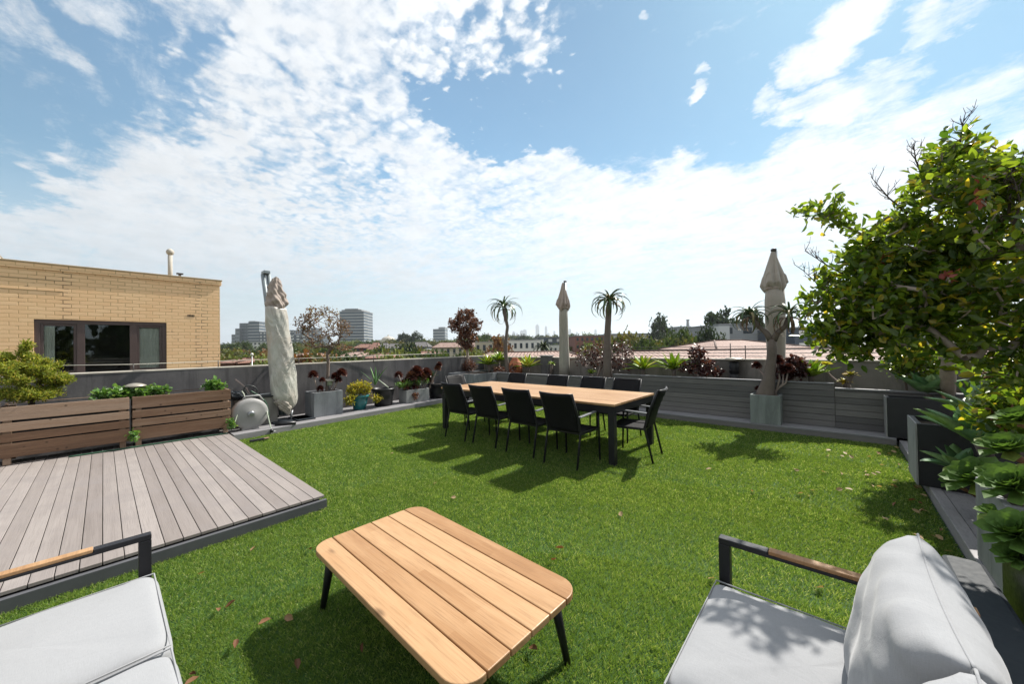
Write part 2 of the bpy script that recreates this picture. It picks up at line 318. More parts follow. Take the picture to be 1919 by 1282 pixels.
for nm, c_, r in (('wall_cream', (.50, .44, .34), .8), ('wall_white', (.62, .61, .58), .8), ('wall_redbrick', (.22, .095, .07), .85), ('wall_grey', (.26, .27, .28), .8), ('wall_slate', (.06, .075, .10), .6),
                  ('tower_grey', (.20, .215, .225), .5), ('tower_dark', (.085, .10, .115), .4), ('tower_glass', (.06, .085, .11), .18), ('win_far', (.035, .045, .055), .25), ('metal_roof', (.52, .53, .53), .5), ('skyline', (.20, .22, .25), .5)):
    plain(nm, c_, r, var=.12, scale=.4)
m, g = newmat('suburb'); o = g.n('ShaderNodeTexCoord').outputs['Object']
n = g.noise(o, .02, 6, .6); n2 = g.noise(o, .15, 5, .7)
c = g.ramp(n2, [(.3, (.035, .05, .02)), (.5, (.07, .085, .035)), (.65, (.14, .12, .09)), (.8, (.20, .19, .17))]); finish(g, principled(g, c, .9, 0, .1))

# ------------------------------------------------------------------ mesh builder
ORG = {}
def tag(o, label=None, cat=None, group=None, kind=None):
    if label: o['label'] = label
    if cat: o['category'] = cat
    if group: o['group'] = group
    if kind: o['kind'] = kind
    return o
def thing(name, loc, label, cat, group=None):
    o = bpy.data.objects.new(name, None); COL.objects.link(o); o.location = loc; o.empty_display_size = .1
    ORG[o.name] = Vector(loc); return tag(o, label, cat, group)
class MB:
    def __init__(s): s.v = []; s.f = []; s.r = []; s.sm = []; s.uv = {}
    def add(s, vs, fs, rnd=None, smooth=False):
        b = len(s.v); s.v += [tuple(q) for q in vs]; r = random.random() if rnd is None else rnd
        for f in fs: s.f.append(tuple(i+b for i in f)); s.r.append(r); s.sm.append(smooth)
        return s
    def box(s, a, b, rnd=None, M=None):
        (x0, y0, z0), (x1, y1, z1) = a, b
        vs = [Vector((x, y, z)) for z in (z0, z1) for x, y in ((x0, y0), (x1, y0), (x1, y1), (x0, y1))]
        if M is not None: vs = [M @ q for q in vs]
        return s.add(vs, [(0, 3, 2, 1), (4, 5, 6, 7), (0, 1, 5, 4), (1, 2, 6, 5), (2, 3, 7, 6), (3, 0, 4, 7)], rnd)
    def bar(s, p, q, w, h, up=(0, 0, 1), rnd=None):
        p, q = Vector(p), Vector(q); d = (q-p); L = d.length; d.normalize(); u = Vector(up); x = d.cross(u)
        if x.length < .01: x = d.cross(Vector((0, 1, 0)))
        x.normalize(); u = x.cross(d)
        Mx = Matrix((( x.x, u.x, d.x, p.x), (x.y, u.y, d.y, p.y), (x.z, u.z, d.z, p.z), (0, 0, 0, 1)))
        return s.box((-w/2, -h/2, 0), (w/2, h/2, L), rnd, Mx)
    def tube(s, pts, rad, n=8, cap=True, rnd=None):
        pts = [Vector(p) for p in pts]; rad = rad if hasattr(rad, '__len__') else [rad]*len(pts)
        b = []; ref = None
        for i, p in enumerate(pts):
            d = (pts[min(i+1, len(pts)-1)]-pts[max(i-1, 0)]); d.normalize()
            if ref is None: ref = Vector((1, 0, 0)) if abs(d.x) < .8 else Vector((0, 1, 0))
            x = (ref-d*ref.dot(d)); x.normalize(); ref = x; y = d.cross(x)
            b += [p+(x*cos(2*pi*k/n)+y*sin(2*pi*k/n))*rad[i] for k in range(n)]
        fs = [(i*n+k, i*n+(k+1) % n, (i+1)*n+(k+1) % n, (i+1)*n+k) for i in range(len(pts)-1) for k in range(n)]
        if cap: fs += [tuple(range(n-1, -1, -1)), tuple((len(pts)-1)*n+k for k in range(n))]
        return s.add(b, fs, rnd, True)
    def lathe(s, prof, c, n=24, fold=None, M=None, rnd=None):
        c = Vector(c); vs = []
        for j, (r, z) in enumerate(prof):
            for k in range(n):
                a = 2*pi*k/n; rr = r*(fold(a, j/(len(prof)-1)) if fold else 1)
                q = Vector((rr*cos(a), rr*sin(a), z)); vs.append(c+(M @ q if M is not None else q))
        fs = [(j*n+k, j*n+(k+1) % n, (j+1)*n+(k+1) % n, (j+1)*n+k) for j in range(len(prof)-1) for k in range(n)]
        fs += [tuple(range(n-1, -1, -1)), tuple((len(prof)-1)*n+k for k in range(n))]
        return s.add(vs, fs, rnd, True)
    def prism(s, poly, z0, z1, rnd=None, smooth=False):
        n = len(poly); vs = [(x, y, z0) for x, y in poly]+[(x, y, z1) for x, y in poly]
        return s.add(vs, [tuple(range(n-1, -1, -1)), tuple(range(n, 2*n))]+[(i, (i+1) % n, n+(i+1) % n, n+i) for i in range(n)], rnd, smooth)
    def build(s, name, mat, parent=None, bevel=0, local=False, label=None):
        me = bpy.data.meshes.new(name); org = Vector((0, 0, 0)) if (parent is None or local) else ORG[parent.name]
        me.from_pydata([(x-org.x, y-org.y, z-org.z) for x, y, z in s.v], [], s.f)
        me.polygons.foreach_set('use_smooth', s.sm)
        a = me.attributes.new('rnd', 'FLOAT', 'FACE'); a.data.foreach_set('value', s.r)
        if s.uv:
            uv = me.uv_layers.new(name='UVMap')
            for fi, cs in s.uv.items():
                for li, cc in zip(me.polygons[fi].loop_indices, cs): uv.data[li].uv = cc
        me.materials.append(MATS[mat]); me.update()
        o = bpy.data.objects.new(name, me); COL.objects.link(o)
        if parent is not None: o.parent = parent; ORG[o.name] = ORG[parent.name]
        else: ORG[o.name] = Vector((0, 0, 0))
        if bevel:
            bm = o.modifiers.new('bevel', 'BEVEL'); bm.width = bevel; bm.segments = 2; bm.limit_method = 'ANGLE'; bm.angle_limit = radians(50)
        if label: o['label'] = label
        return o
def leaves(name, P, D, N, L, Wd, mat, parent=None, v=None, cup=.12, simple=False, bend=0., local=False, spoon=False):
    """many leaves as one mesh: P base points, D directions, N normals, L lengths, Wd widths (numpy)"""
    P = np.asarray(P, float); n = len(P); D = np.asarray(D, float); N = np.asarray(N, float)
    D /= np.linalg.norm(D, axis=1, keepdims=True)+1e-9
    X = np.cross(D, N); X /= np.linalg.norm(X, axis=1, keepdims=True)+1e-9; N = np.cross(X, D)
    L = np.broadcast_to(np.asarray(L, float).reshape(-1, 1), (n, 1)); Wd = np.broadcast_to(np.asarray(Wd, float).reshape(-1, 1), (n, 1))
    org = np.array(ORG[parent.name]) if (parent is not None and not local) else np.zeros(3)
    if simple:
        V = np.stack([P, P+D*L*.5+X*Wd*.5, P+D*L-N*L*bend, P+D*L*.5-X*Wd*.5], 1); F = np.array([[0, 1, 2, 3]]); k = 4
    else:
        w1, w2, m2 = (.27, .5, .80) if spoon else (.45, .38, .70)
        V = np.stack([P, P+D*L*.32+X*Wd*w1+N*L*cup*.5, P+D*L*m2+X*Wd*w2+N*L*(cup*.5-bend*.4), P+D*L-N*L*bend,
                      P+D*L*m2-X*Wd*w2+N*L*(cup*.5-bend*.4), P+D*L*.32-X*Wd*w1+N*L*cup*.5, P+D*L*.35-N*L*.02, P+D*L*.7-N*L*bend*.5], 1)
        F = np.array([[0, 1, 6, 6], [6, 1, 2, 7], [7, 2, 3, 3], [0, 6, 5, 5], [6, 7, 4, 5], [7, 3, 4, 4]]); k = 8
    V = (V-org).reshape(-1, 3)
    faces = []
    if simple: fa = (np.arange(n)[:, None]*k+F[0][None]).reshape(-1); cnt = np.full(n, 4)
    else:
        tri = [[0, 1, 6], [7, 2, 3], [0, 6, 5], [7, 3, 4]]; qd = [[6, 1, 2, 7], [6, 7, 4, 5]]
        one = sum(tri, []) + sum(qd, []); fa = (np.arange(n)[:, None]*k+np.array(one)[None]).reshape(-1); cnt = np.tile([3, 3, 3, 3, 4, 4], n)
    me = bpy.data.meshes.new(name); me.vertices.add(len(V)); me.vertices.foreach_set('co', V.astype(np.float32).ravel())
    me.loops.add(len(fa)); me.loops.foreach_set('vertex_index', fa.astype(np.int32)); me.polygons.add(len(cnt))
    st = np.concatenate([[0], np.cumsum(cnt)[:-1]]); me.polygons.foreach_set('loop_start', st.astype(np.int32))
    me.polygons.foreach_set('loop_total', cnt.astype(np.int32))
    me.polygons.foreach_set('use_smooth', np.ones(len(cnt), bool))
    me.update(calc_edges=True)
    vv = RNG.random(n) if v is None else np.asarray(v)
    a = me.attributes.new('v', 'FLOAT', 'POINT'); a.data.foreach_set('value', np.repeat(vv, k).astype(np.float32))
    me.materials.append(MATS[mat]); o = bpy.data.objects.new(name, me); COL.objects.link(o)
    if parent is not None: o.parent = parent; ORG[o.name] = ORG[parent.name]
    return o
def rdir(n, up=0.): 
    d = RNG.normal(size=(n, 3)); d /= np.linalg.norm(d, axis=1, keepdims=True); d[:, 2] += up; return d/np.linalg.norm(d, axis=1, keepdims=True)
def grow(trunk, targets, r0, rtip, jit=.12, pw=.45, sides=6):
    """a branching skeleton: trunk polyline then every target joined to the nearest limb; returns MB and target nodes"""
    nodes = [Vector(p) for p in trunk]; par = [-1]+list(range(len(trunk)-1)); arr = np.array([tuple(p) for p in nodes])
    top = np.array(trunk[-1]); T = sorted([tuple(t) for t in targets], key=lambda t: np.linalg.norm(np.array(t)-top)); ends = []
    lo = max(1, len(trunk)-3)
    for t in T:
        t = np.array(t); d = np.linalg.norm(arr[lo:]-t, axis=1); i = int(np.argmin(d))+lo; L = d[i-lo]; k = max(1, min(3, int(L/.25)+1)); prev = i; p0 = arr[i]
        for j in range(1, k+1):
            q_ = p0+(t-p0)*j/k
            if j < k: q_ = q_+RNG.normal(size=3)*jit*L*.5+np.array([0, 0, .08*L])
            nodes.append(Vector(q_)); par.append(prev); arr = np.vstack([arr, q_]); prev = len(nodes)-1
        ends.append((prev, p0, t))
    cnt = [1]*len(nodes)
    for i in range(len(nodes)-1, 0, -1): cnt[par[i]] += cnt[i]
    mx = cnt[0]; rr = [max(rtip, r0*(c/mx)**pw) for c in cnt]
    mb = MB()
    for i in range(1, len(nodes)):
        a, b = nodes[par[i]], nodes[i]
        if (a-b).length > 1e-4: mb.tube([a, b], [min(rr[par[i]], rr[i]*1.25 if par[i] >= len(trunk) else rr[par[i]]), rr[i]], sides, False)
    return mb, ends
def ell(n, c, r, shell=.0):
    d = RNG.normal(size=(n, 3)); d /= np.linalg.norm(d, axis=1, keepdims=True); q_ = (shell+(1-shell)*RNG.random((n, 1)))**(1/2.2)
    return np.array(c)+d*q_*np.array(r)

# ------------------------------------------------------------------ the terrace: ground and setting
def sheet(name, x0, y0, x1, y1, z, mat, kind='structure'):
    mb = MB().add([(x0, y0, z), (x1, y0, z), (x1, y1, z), (x0, y1, z)], [(0, 1, 2, 3)]); return tag(mb.build(name, mat), kind=kind)
GZ = -11.
sheet('ground', -9000, -9000, 9000, 9000, GZ, 'suburb')
MB().box((-9.2, -4.5, -.6), (2.6, 9.0, -.02)).build('terrace_floor', 'concrete')['kind'] = 'structure'
tag(MB().box((-7.62, -4.4, -.018), (.62, 7.26, -.002)).build('lawn', 'grass_base'), kind='structure')
tag(MB().box((-16, -6, GZ+.01), (-9.25, 9, -3)).build('lane_infill', 'concrete'), kind='structure')
# turf: blades over the whole lawn, finer near the camera
def turf():
    out = []
    for x0, x1, y0, y1 in ((-3.56, .60, -1.2, 1.36), (-7.75, .60, 1.36, 7.26)):
        A = (x1-x0)*(y1-y0); n = int(A*34000); p = np.stack([x0+(x1-x0)*RNG.random(n), y0+(y1-y0)*RNG.random(n)], 1)
        d = np.hypot(p[:, 0], p[:, 1]); fwd = p[:, 0]*_f[0]+p[:, 1]*_f[1]; side = np.abs(p[:, 0]*_r[0]+p[:, 1]*_r[1])
        dens = np.where(d < 2.6, 1., np.where(d < 4.2, .62, np.where(d < 6, .36, .22)))
        dens = np.where((side > 1.9*fwd+1.2), dens*.15, dens)
        out.append(p[RNG.random(n) < dens])
    p = np.concatenate(out); n = len(p); d = np.hypot(p[:, 0], p[:, 1])
    tuft = np.sin(p[:, 0]*31+np.sin(p[:, 1]*17)*2)*np.sin(p[:, 1]*29+np.sin(p[:, 0]*23)*2)
    ang = RNG.random(n)*2*pi; lean = .25+.75*RNG.random(n)
    D = np.stack([np.cos(ang)*lean+.18, np.sin(ang)*lean-.10, np.ones(n)], 1); N = np.stack([np.cos(ang+1.2), np.sin(ang+1.2), .4*np.ones(n)], 1)
    Lh = (.022+.014*RNG.random(n))*(1+.12*tuft); Wb = .0026*np.clip(d/2.4, 1, 3.2)
    P = np.column_stack([p, np.full(n, -.003)]); vv = np.clip(.42+.28*RNG.normal(size=n)*.8+.1*tuft, 0, .93); vv[RNG.random(n) < .06] = 1.
    o = leaves('grass', P, D, N, Lh, Wb, 'turf', v=vv, simple=True, bend=.12); tag(o, 'short bright green artificial turf covering the terrace floor', 'grass', kind='stuff')
turf()

# deck: boards along X, dark fascia
t = thing('timber_deck', (-5.5, -1, 0), 'low platform of weathered pinkish grey boards at the left of the lawn', 'deck')
mb = MB(); y = 1.36
while y > -3.4:
    mb.box((-7.86, y-.0955, .098), (-3.562+random.uniform(-.002, .002), y-.0022, .12)); y -= .0975
mb.build('boards', 'deck', t, .0025)
mb = MB().box((-7.85, 1.285, 0), (-3.60, 1.325, .09)).box((-3.60, -3.4, 0), (-3.568, 1.325, .082)); mb.build('fascia', 'deck_fascia', t, .002)
MB().box((-3.564, -3.4, .0), (-3.528, 1.368, .088)).build('edge_trim', 'deck_trim', t, .003)
# kerbs and ledges
def kerb(name, poly, z, mat, label):
    t = thing(name, (poly[0][0], poly[0][1], 0), label, 'kerb'); MB().prism(poly, -.01, z).build('sleeper', mat, t, .006); return t
kerb('timber_kerb', [(-7.90, 1.40), (-7.30, 1.40), (-7.78, 6.55), (-8.70, 6.55), (-8.40, 1.40)], .105, 'greyledge_y', 'grey timber kerb along the foot of the left wall carrying pots')
t = thing('timber_ledge', (-3.5, 7.4, 0), 'long low grey timber ledge in front of the boarded planters', 'ledge')
mb = MB()
for k in range(4):
    mb.box((-7.78, 7.262+.09*k, .088), (-2.4, 7.345+.09*k, .112)); mb.box((-2.396, 7.262+.09*k, .088), (.60, 7.345+.09*k, .112))
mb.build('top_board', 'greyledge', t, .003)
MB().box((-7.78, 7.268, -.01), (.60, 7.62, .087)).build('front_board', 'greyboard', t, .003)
t = thing('timber_kerb', (.7, 4, 0), 'grey timber kerb along the right side of the lawn under the plant pots', 'kerb')
mb = MB()
for a, b in ((-1.5, 2.2), (2.204, 5.04), (5.044, 7.24)):
    mb.box((.622, a, .0), (.70, b, .098)); mb.box((.704, a, 0), (.98, b, .090)); mb.box((.984, a, 0), (1.28, b, .086))
mb.build('sleeper', 'greyledge_y', t, .005)

# parapet walls
def wallpoly(name, poly, z, label, mat='render_wall', cap='coping', capo=.02):
    t = thing(name, (poly[0][0], poly[0][1], 0), label, 'wall'); MB().prism(poly, -.5, z).build('render', mat, t)
    cx_ = sum(p[0] for p in poly)/len(poly); cy_ = sum(p[1] for p in poly)/len(poly)
    MB().prism([(p[0]+(capo if p[0] > cx_ else -capo), p[1]+(capo if p[1] > cy_ else -capo)) for p in poly], z+.001, z+.028).build('coping', cap, t, .006); return t
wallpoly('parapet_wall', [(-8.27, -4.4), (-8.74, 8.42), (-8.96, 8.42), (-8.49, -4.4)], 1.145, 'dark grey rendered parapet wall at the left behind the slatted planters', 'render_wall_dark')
wallpoly('parapet_wall', [(-8.735, 8.42), (2.2, 8.40), (2.2, 8.60), (-8.735, 8.62)], 1.115, 'grey rendered parapet wall behind the long boarded planter at the far side')
wallpoly('parapet_wall', [(2.0, -4.4), (2.2, -4.4), (2.2, 8.39), (2.0, 8.39)], 1.115, 'grey rendered parapet wall at the right behind the bushy trees')
# rounded shoulder of the wall seen under the tree
t = thing('wall_buttress', (1.75, 7.6, 0), 'rounded grey wall shoulder glimpsed behind the pale trunk', 'wall')
pf = [(1.3+.0*i, 0) for i in range(1)]
arc = [(1.35+.62*(1-cos(a)), .55+.62*sin(a)) for a in [i*pi/2/10 for i in range(11)]]
vs = [(x, 8.0, z) for x, z in [(1.35, -.1)]+arc+[(1.99, -.1)]]+[(x, 8.395, z) for x, z in [(1.35, -.1)]+arc+[(1.99, -.1)]]
n_ = len(arc)+2; MB().add(vs, [tuple(range(n_)), tuple(range(2*n_-1, n_-1, -1))]+[(i, n_+i, n_+(i+1) % n_, (i+1) % n_) for i in range(n_)]).build('render', 'render_wall', t)
# piers on the far wall
for i, (px, pt) in enumerate(((1022, 668),)):
    p = at(px, 700, Y=8.2); zt = at(px, pt, Y=8.2).z
    t = thing('wall_pier', (p.x, 8.28, .7), 'dark grey pier standing against the far wall left of the middle umbrella', 'pier')
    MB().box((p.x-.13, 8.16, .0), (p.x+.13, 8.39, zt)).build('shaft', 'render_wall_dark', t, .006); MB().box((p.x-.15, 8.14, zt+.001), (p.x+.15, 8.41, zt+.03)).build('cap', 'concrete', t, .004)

# long boarded planters in front of the far wall
def planter(x0, x1, z, label):
    t = thing('timber_planter', ((x0+x1)/2, 7.9, 0), label, 'planter', None)
    mb = MB(); zz = .113; h = .096
    while zz < z-.01:
        mb.box((x0, 7.625, zz), (x1, 7.66, min(zz+h-.006, z-.003))); zz += h
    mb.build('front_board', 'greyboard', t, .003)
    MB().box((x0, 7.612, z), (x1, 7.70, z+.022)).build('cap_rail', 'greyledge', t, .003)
    MB().box((x0+.002, 7.705, .1), (x1-.002, 8.36, z-.06)).build('soil', 'soil', t); return t
planter(-7.38, -3.76, .70, 'lower boarded planter behind the dining table, left of the step up')
planter(-3.755, -.03, .79, 'tallest boarded planter section, behind the grey pot with the forked aloe')
planter(-.025, 1.30, .715, 'short boarded planter section at the right end of the ledge')
CORNER = 1
# neighbouring brick building
BX = -13.
t = thing('brick_building', (BX-3, -3, GZ), 'cream painted brick building with a wide dark window beyond the left wall', 'building')
wy0, wy1, wz0, wz1 = -1.0, 1.10, .95, 2.23
mb = MB()
for a, b in (((BX-8, -14, GZ), (BX, wy0, 3.32)), ((BX-8, wy1, GZ), (BX, 2.20, 3.32)), ((BX-8, wy0, GZ), (BX, wy1, wz0)), ((BX-8, wy0, wz1), (BX, wy1, 3.32)), ((BX-8, wy0, wz0), (BX-1.2, wy1, wz1))): mb.box(a, b)
mb.build('wall', 'brick_cream', t)
MB().box((BX-8.03, -14, 3.321), (BX+.035, 2.235, 3.44)).build('parapet_course', 'brick_cream', t, .006)
MB().box((BX-8.05, -14, 3.441), (BX+.05, 2.25, 3.475)).build('coping', 'brick_coping', t, .006)
mb = MB().box((BX-.0, -14, 3.10), (BX+.012, -.62, 3.112)).box((BX, -14, 2.86), (BX+.01, -.6, 2.868)); mb.build('conduit', 'brick_coping', t)
fr_ = MB()
for a, b in (((wy0, wz0), (wy1, wz0+.07)), ((wy0, wz1-.09), (wy1, wz1)), ((wy0, wz0+.07), (wy0+.08, wz1-.09)), ((wy1-.08, wz0+.07), (wy1, wz1-.09)), ((-.40, wz0+.07), (-.28, wz1-.09)), ((.44, wz0+.07), (.56, wz1-.09))):
    fr_.box((BX-.14, a[0], a[1]), (BX-.03, b[0], b[1]))
wn = fr_.build('window', 'window_frame', t, .004)
for a, b in ((wy0+.08, -.40), (.56, wy1-.08)):
    sm = MB()
    for c_ in ((a, wz0+.07, a+.05, wz1-.09), (b-.05, wz0+.07, b, wz1-.09), (a+.05, wz0+.07, b-.05, wz0+.12), (a+.05, wz1-.14, b-.05, wz1-.09)): sm.box((BX-.12, c_[0]+.001, c_[1]+.001), (BX-.05, c_[2]-.001, c_[3]-.001))
    sm.build('sash', 'window_frame', wn, .003)
for a, b in ((wy0+.08, -.40), (-.28, .44), (.56, wy1-.08)): MB().box((BX-.095, a, wz0+.07), (BX-.09, b, wz1-.09)).build('pane', 'window_glass', wn)
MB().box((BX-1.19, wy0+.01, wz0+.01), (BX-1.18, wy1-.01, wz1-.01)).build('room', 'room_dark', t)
for a, b in ((-.93, -.72), (.60, 1.02)):
    mb = MB(); n = 24; vs = []
    for i in range(n+1):
        yy_ = a+(b-a)*i/n; xx = BX-.13+.015*sin(i*1.9)
        vs += [(xx, yy_, wz0+.02), (xx, yy_, wz1-.05)]
    mb.add(vs, [(2*i, 2*i+2, 2*i+3, 2*i+1) for i in range(n)], smooth=True); mb.build('curtain', 'curtain', wn)
p = at(358, 592, X=BX)
mb = MB()
for k in range(5): mb.box((BX-.001, p.y-.07+.03*k, p.z-.03), (BX+.006, p.y-.052+.03*k, p.z+.03))
mb.build('air_vent', 'room_dark', t)
fp = at(319, 520, X=BX-.9); ft = at(319, 470, X=BX-.9)
t2 = thing('flue_pipe', (fp.x, fp.y, 3.4), 'slim cream flue pipe with a round cowl on the brick building roof', 'pipe')
MB().tube([(fp.x, fp.y, 3.2), (fp.x, fp.y, ft.z-.08)], .05, 12).build('pipe', 'coping', t2)
MB().lathe([(.03, -.1), (.075, -.06), (.09, 0), (.07, .05), (.02, .09)], (fp.x, fp.y, ft.z-.03), 14).build('cowl', 'coping', t2)
fp = at(337, 521, X=BX-.5); t2 = thing('vent_stub', (fp.x, fp.y, 3.4), 'tiny dark vent stub beside the flue pipe on the brick building', 'vent')
MB().tube([(fp.x, fp.y, 3.3), (fp.x, fp.y, 3.60)], .03, 8).build('stem', 'wire', t2); MB().box((fp.x-.03, fp.y-.07, 3.60), (fp.x+.03, fp.y+.07, 3.64)).build('tee', 'wire', t2)
fp = at(3, 485, X=BX-2); t2 = thing('roof_box', (fp.x, fp.y, 3.4), 'pale roof box at the left end of the brick building', 'box')
MB().box((fp.x-.4, fp.y-.6, 3.4), (fp.x+.4, fp.y+.0, fp.z+.02)).build('case', 'wall_white', t2, .02); MB().box((fp.x-.42, fp.y-.62, fp.z+.021), (fp.x+.42, fp.y+.015, fp.z+.04)).build('lid', 'coping', t2, .01)

# cables and wire fence
t = thing('cable_rail', (-8.5, 2, 1.15), 'single pale cable on small pegs above the left wall', 'cable')
pts = [at(x, y, X=-8.55) for x, y in ((112, 685), (250, 683), (409, 677), (560, 672), (700, 667), (870, 661))]
MB().tube(pts, .006, 6).build('cable', 'cable_pale', t)
for p in pts[1:]: MB().tube([(p.x, p.y, 1.12), (p.x, p.y, p.z+.01)], .008, 6).build('peg', 'wire', t)
t = thing('wire_fence', (-1, 8.5, 1.1), 'black wire fence on thin posts along the top of the far wall', 'fence')
for dz_ in (.07, .135, .20, .265):
    MB().tube([(-4.6, 8.51, 1.13+dz_), (-1.9, 8.51, 1.125+dz_), (2.1, 8.51, 1.13+dz_)], .0062, 5).build('wire', 'wire', t)
for x in (-4.6, -1.61, -1.35, .35, 1.25, 2.1): MB().tube([(x, 8.51, 1.13), (x, 8.51, 1.46 if x == -1.61 else 1.41)], .009, 6).build('post', 'wire', t)

# ------------------------------------------------------------------ slatted planters on the deck
def slat_planter(y0, y1, label):
    t = thing('slatted_planter', (-7.75, (y0+y1)/2, .12), label, 'planter')
    hs = [(.215, .385), (.405, .505), (.53, .635), (.665, .83)]
    for a, b in hs:
        mb = MB().box((-7.515, y0, a), (-7.49, y1, b)); mb.build('slat', 'slat_y', t, .003)
    for a, b in hs:
        for ya in (y1-.028, y0+.003): MB().box((-7.97, ya, a+.001), (-7.518, ya+.025, b-.001)).build('end_slat', 'slat', t, .003)
    for y in (y0+.032, y1-.092):
        MB().box((-7.58, y, .125), (-7.517, y+.06, .82)).build('post', 'slat_y', t, .003); MB().box((-7.96, y, .125), (-7.90, y+.06, .82)).build('post', 'slat_y', t, .003)
    MB().box((-7.90, y0+.10, .2), (-7.585, y1-.10, .76)).build('liner', 'black_plastic', t); MB().box((-7.895, y0+.105, .761), (-7.59, y1-.105, .79)).build('soil', 'soil', t)
    MB().box((-7.99, y0, .84-.008), (-7.97, y1, .84)).build('back_rail', 'slat_y', t); return t
slat_planter(-.84, .245, 'brown slatted timber planter at the far left holding the yellow green conifer')
slat_planter(.275, 1.40, 'brown slatted timber planter with ivy, next to the hose reel')
slat_planter(-1.98, -.87, 'brown slatted timber planter cut off by the left edge of the picture')

# ------------------------------------------------------------------ dining set
t = thing('dining_table', (-3.66, 4.7, 0), 'long dining table with a pale teak slatted top and charcoal frame', 'table')
TX0, TX1, TY0, TY1 = -5.36, -2.0, 4.07, 5.36
mb = MB(); nb = 13
wd = (TY1-TY0)/nb
for i in range(nb): mb.box((TX0, TY0+wd*i+.0012, .722), (TX1, TY0+wd*(i+1)-.0012, .75))
mb.build('tabletop', 'teak', t, .002)
mb = MB()
for a, b in (((TX0+.012, TY0+.012, .63), (TX1-.012, TY0+.052, .72)), ((TX0+.012, TY1-.052, .63), (TX1-.012, TY1-.012, .72)), ((TX0+.012, TY0+.053, .63), (TX0+.052, TY1-.053, .72)), ((TX1-.052, TY0+.053, .63), (TX1-.012, TY1-.053, .72))): mb.box(a, b)
mb.build('apron', 'charcoal', t, .003)
for x in (TX0+.30, TX1-.092):
    for y in (TY0+.012, TY1-.092):
        xx = x if x > -4 else TX0+.012
        MB().box((xx, y, -.01), (xx+.08, y+.08, .629)).build('leg', 'charcoal', t, .004)
for x in (-4.2, -3.1): 
    pass
def make_chair():
    t = thing('dining_chair', (0, 0, 0), 'chair', 'chair', 'dining chairs')
    # local: faces +Y, rear feet y=-.27, front feet y=.20
    MB().box((-.215, -.19, .40), (.215, .24, .428)).build('seat', 'sling', t, .01, True)
    mb = MB(); n = 9; rows = 12; vs = []
    for j in range(rows+1):
        tt = j/rows; z = .43+.47*tt; y = -.20-.16*tt**1.25
        for side in (0, 1):
            for i in range(n):
                u = i/(n-1)*2-1; x = u*.222*(1-.02*tt); yy_ = y-.030*(1-u*u)*(.3+.9*tt) - (.020 if side else 0) - (.004*(1+cos(j*pi)) if side else 0)
                vs.append((x, yy_, z-.012*(1-u*u)*tt))
    W2 = 2*n; fs = []
    for j in range(rows):
        for i in range(n-1):
            a = j*W2+i; fs.append((a, a+1, a+W2+1, a+W2)); b = j*W2+n+i; fs.append((b+1, b, b+W2, b+W2+1))
        fs.append((j*W2+n, j*W2, (j+1)*W2, (j+1)*W2+n)); fs.append((j*W2+n-1, j*W2+2*n-1, (j+1)*W2+2*n-1, (j+1)*W2+n-1))
    for i in range(n-1):
        fs.append((n+i, n+i+1, i+1, i)); b = rows*W2; fs.append((b+i, b+i+1, b+n+i+1, b+n+i))
    mb.add(vs, fs, smooth=True).build('backrest', 'sling', t, 0, True)
    for s_ in (-1, 1):
        MB().tube([(s_*.24, -.30, 0), (s_*.238, -.235, .30), (s_*.236, -.205, .43), (s_*.234, -.27, .66), (s_*.232, -.37, .905)], [.013, .014, .015, .013, .012], 8).build('back_leg', 'charcoal', t, 0, True)
        MB().tube([(s_*.25, .23, 0), (s_*.25, .215, .42), (s_*.252, .205, .625)], [.012, .014, .013], 8).build('front_leg', 'charcoal', t, 0, True)
        MB().bar((s_*.244, -.235, .615), (s_*.256, .24, .645), .042, .018).build('armrest', 'armrest_grey', t, .004, True)
    mb = MB()
    for s_ in (-1, 1): mb.bar((s_*.236, -.20, .415), (s_*.248, .215, .415), .022, .03)
    mb.bar((-.235, -.198, .415), (.235, -.198, .415), .022, .03).bar((-.248, .215, .41), (.248, .215, .41), .022, .03); mb.build('seat_frame', 'charcoal', t, .003, True)
    MB().tube([(-.232, -.372, .897), (-.12, -.392, .893), (0, -.40, .891), (.12, -.392, .893), (.232, -.372, .897)], .011, 8).build('top_rail', 'charcoal', t, 0, True)
    return t
def dup(root, loc, rz, label=None):
    r = root.copy(); COL.objects.link(r); r.location = loc; r.rotation_euler = (0, 0, rz)
    if label: r['label'] = label
    for ch in root.children:
        c = ch.copy(); COL.objects.link(c); c.parent = r
        for gch in ch.children: d = gch.copy(); COL.objects.link(d); d.parent = c
    return r
ch = make_chair(); first = True
spec = [(-4.54, 4.0, 0, 'black sling armchair on the near side, leftmost along the table'), (-3.91, 4.03, 0, 'black sling armchair on the near side, second from the left'),
        (-3.195, 4.0, 0, 'black sling armchair on the near side, third from the left'), (-2.515, 3.96, 0, 'black sling armchair on the near side, rightmost, nearest to the viewer'),
        (-4.98, 5.40, pi, 'black chair on the far side of the table, leftmost, only its back showing'), (-3.95, 5.38, pi, 'black chair on the far side of the table, second from the left'),
        (-3.20, 5.38, pi, 'black chair on the far side of the table, third from the left'), (-2.58, 5.38, pi, 'black chair on the far side of the table, rightmost'),
        (-2.02, 4.66, pi/2+.12, 'black armchair at the right head of the table, turned side on'), (-5.38, 4.70, -pi/2, 'chair at the left head of the table, its back catching pale light')]
for x, y, rz, lb in spec:
    if first: ch.location = (x, y, 0); ch.rotation_euler = (0, 0, rz); ch['label'] = lb; first = False
    else: dup(ch, (x, y, 0), rz, lb)

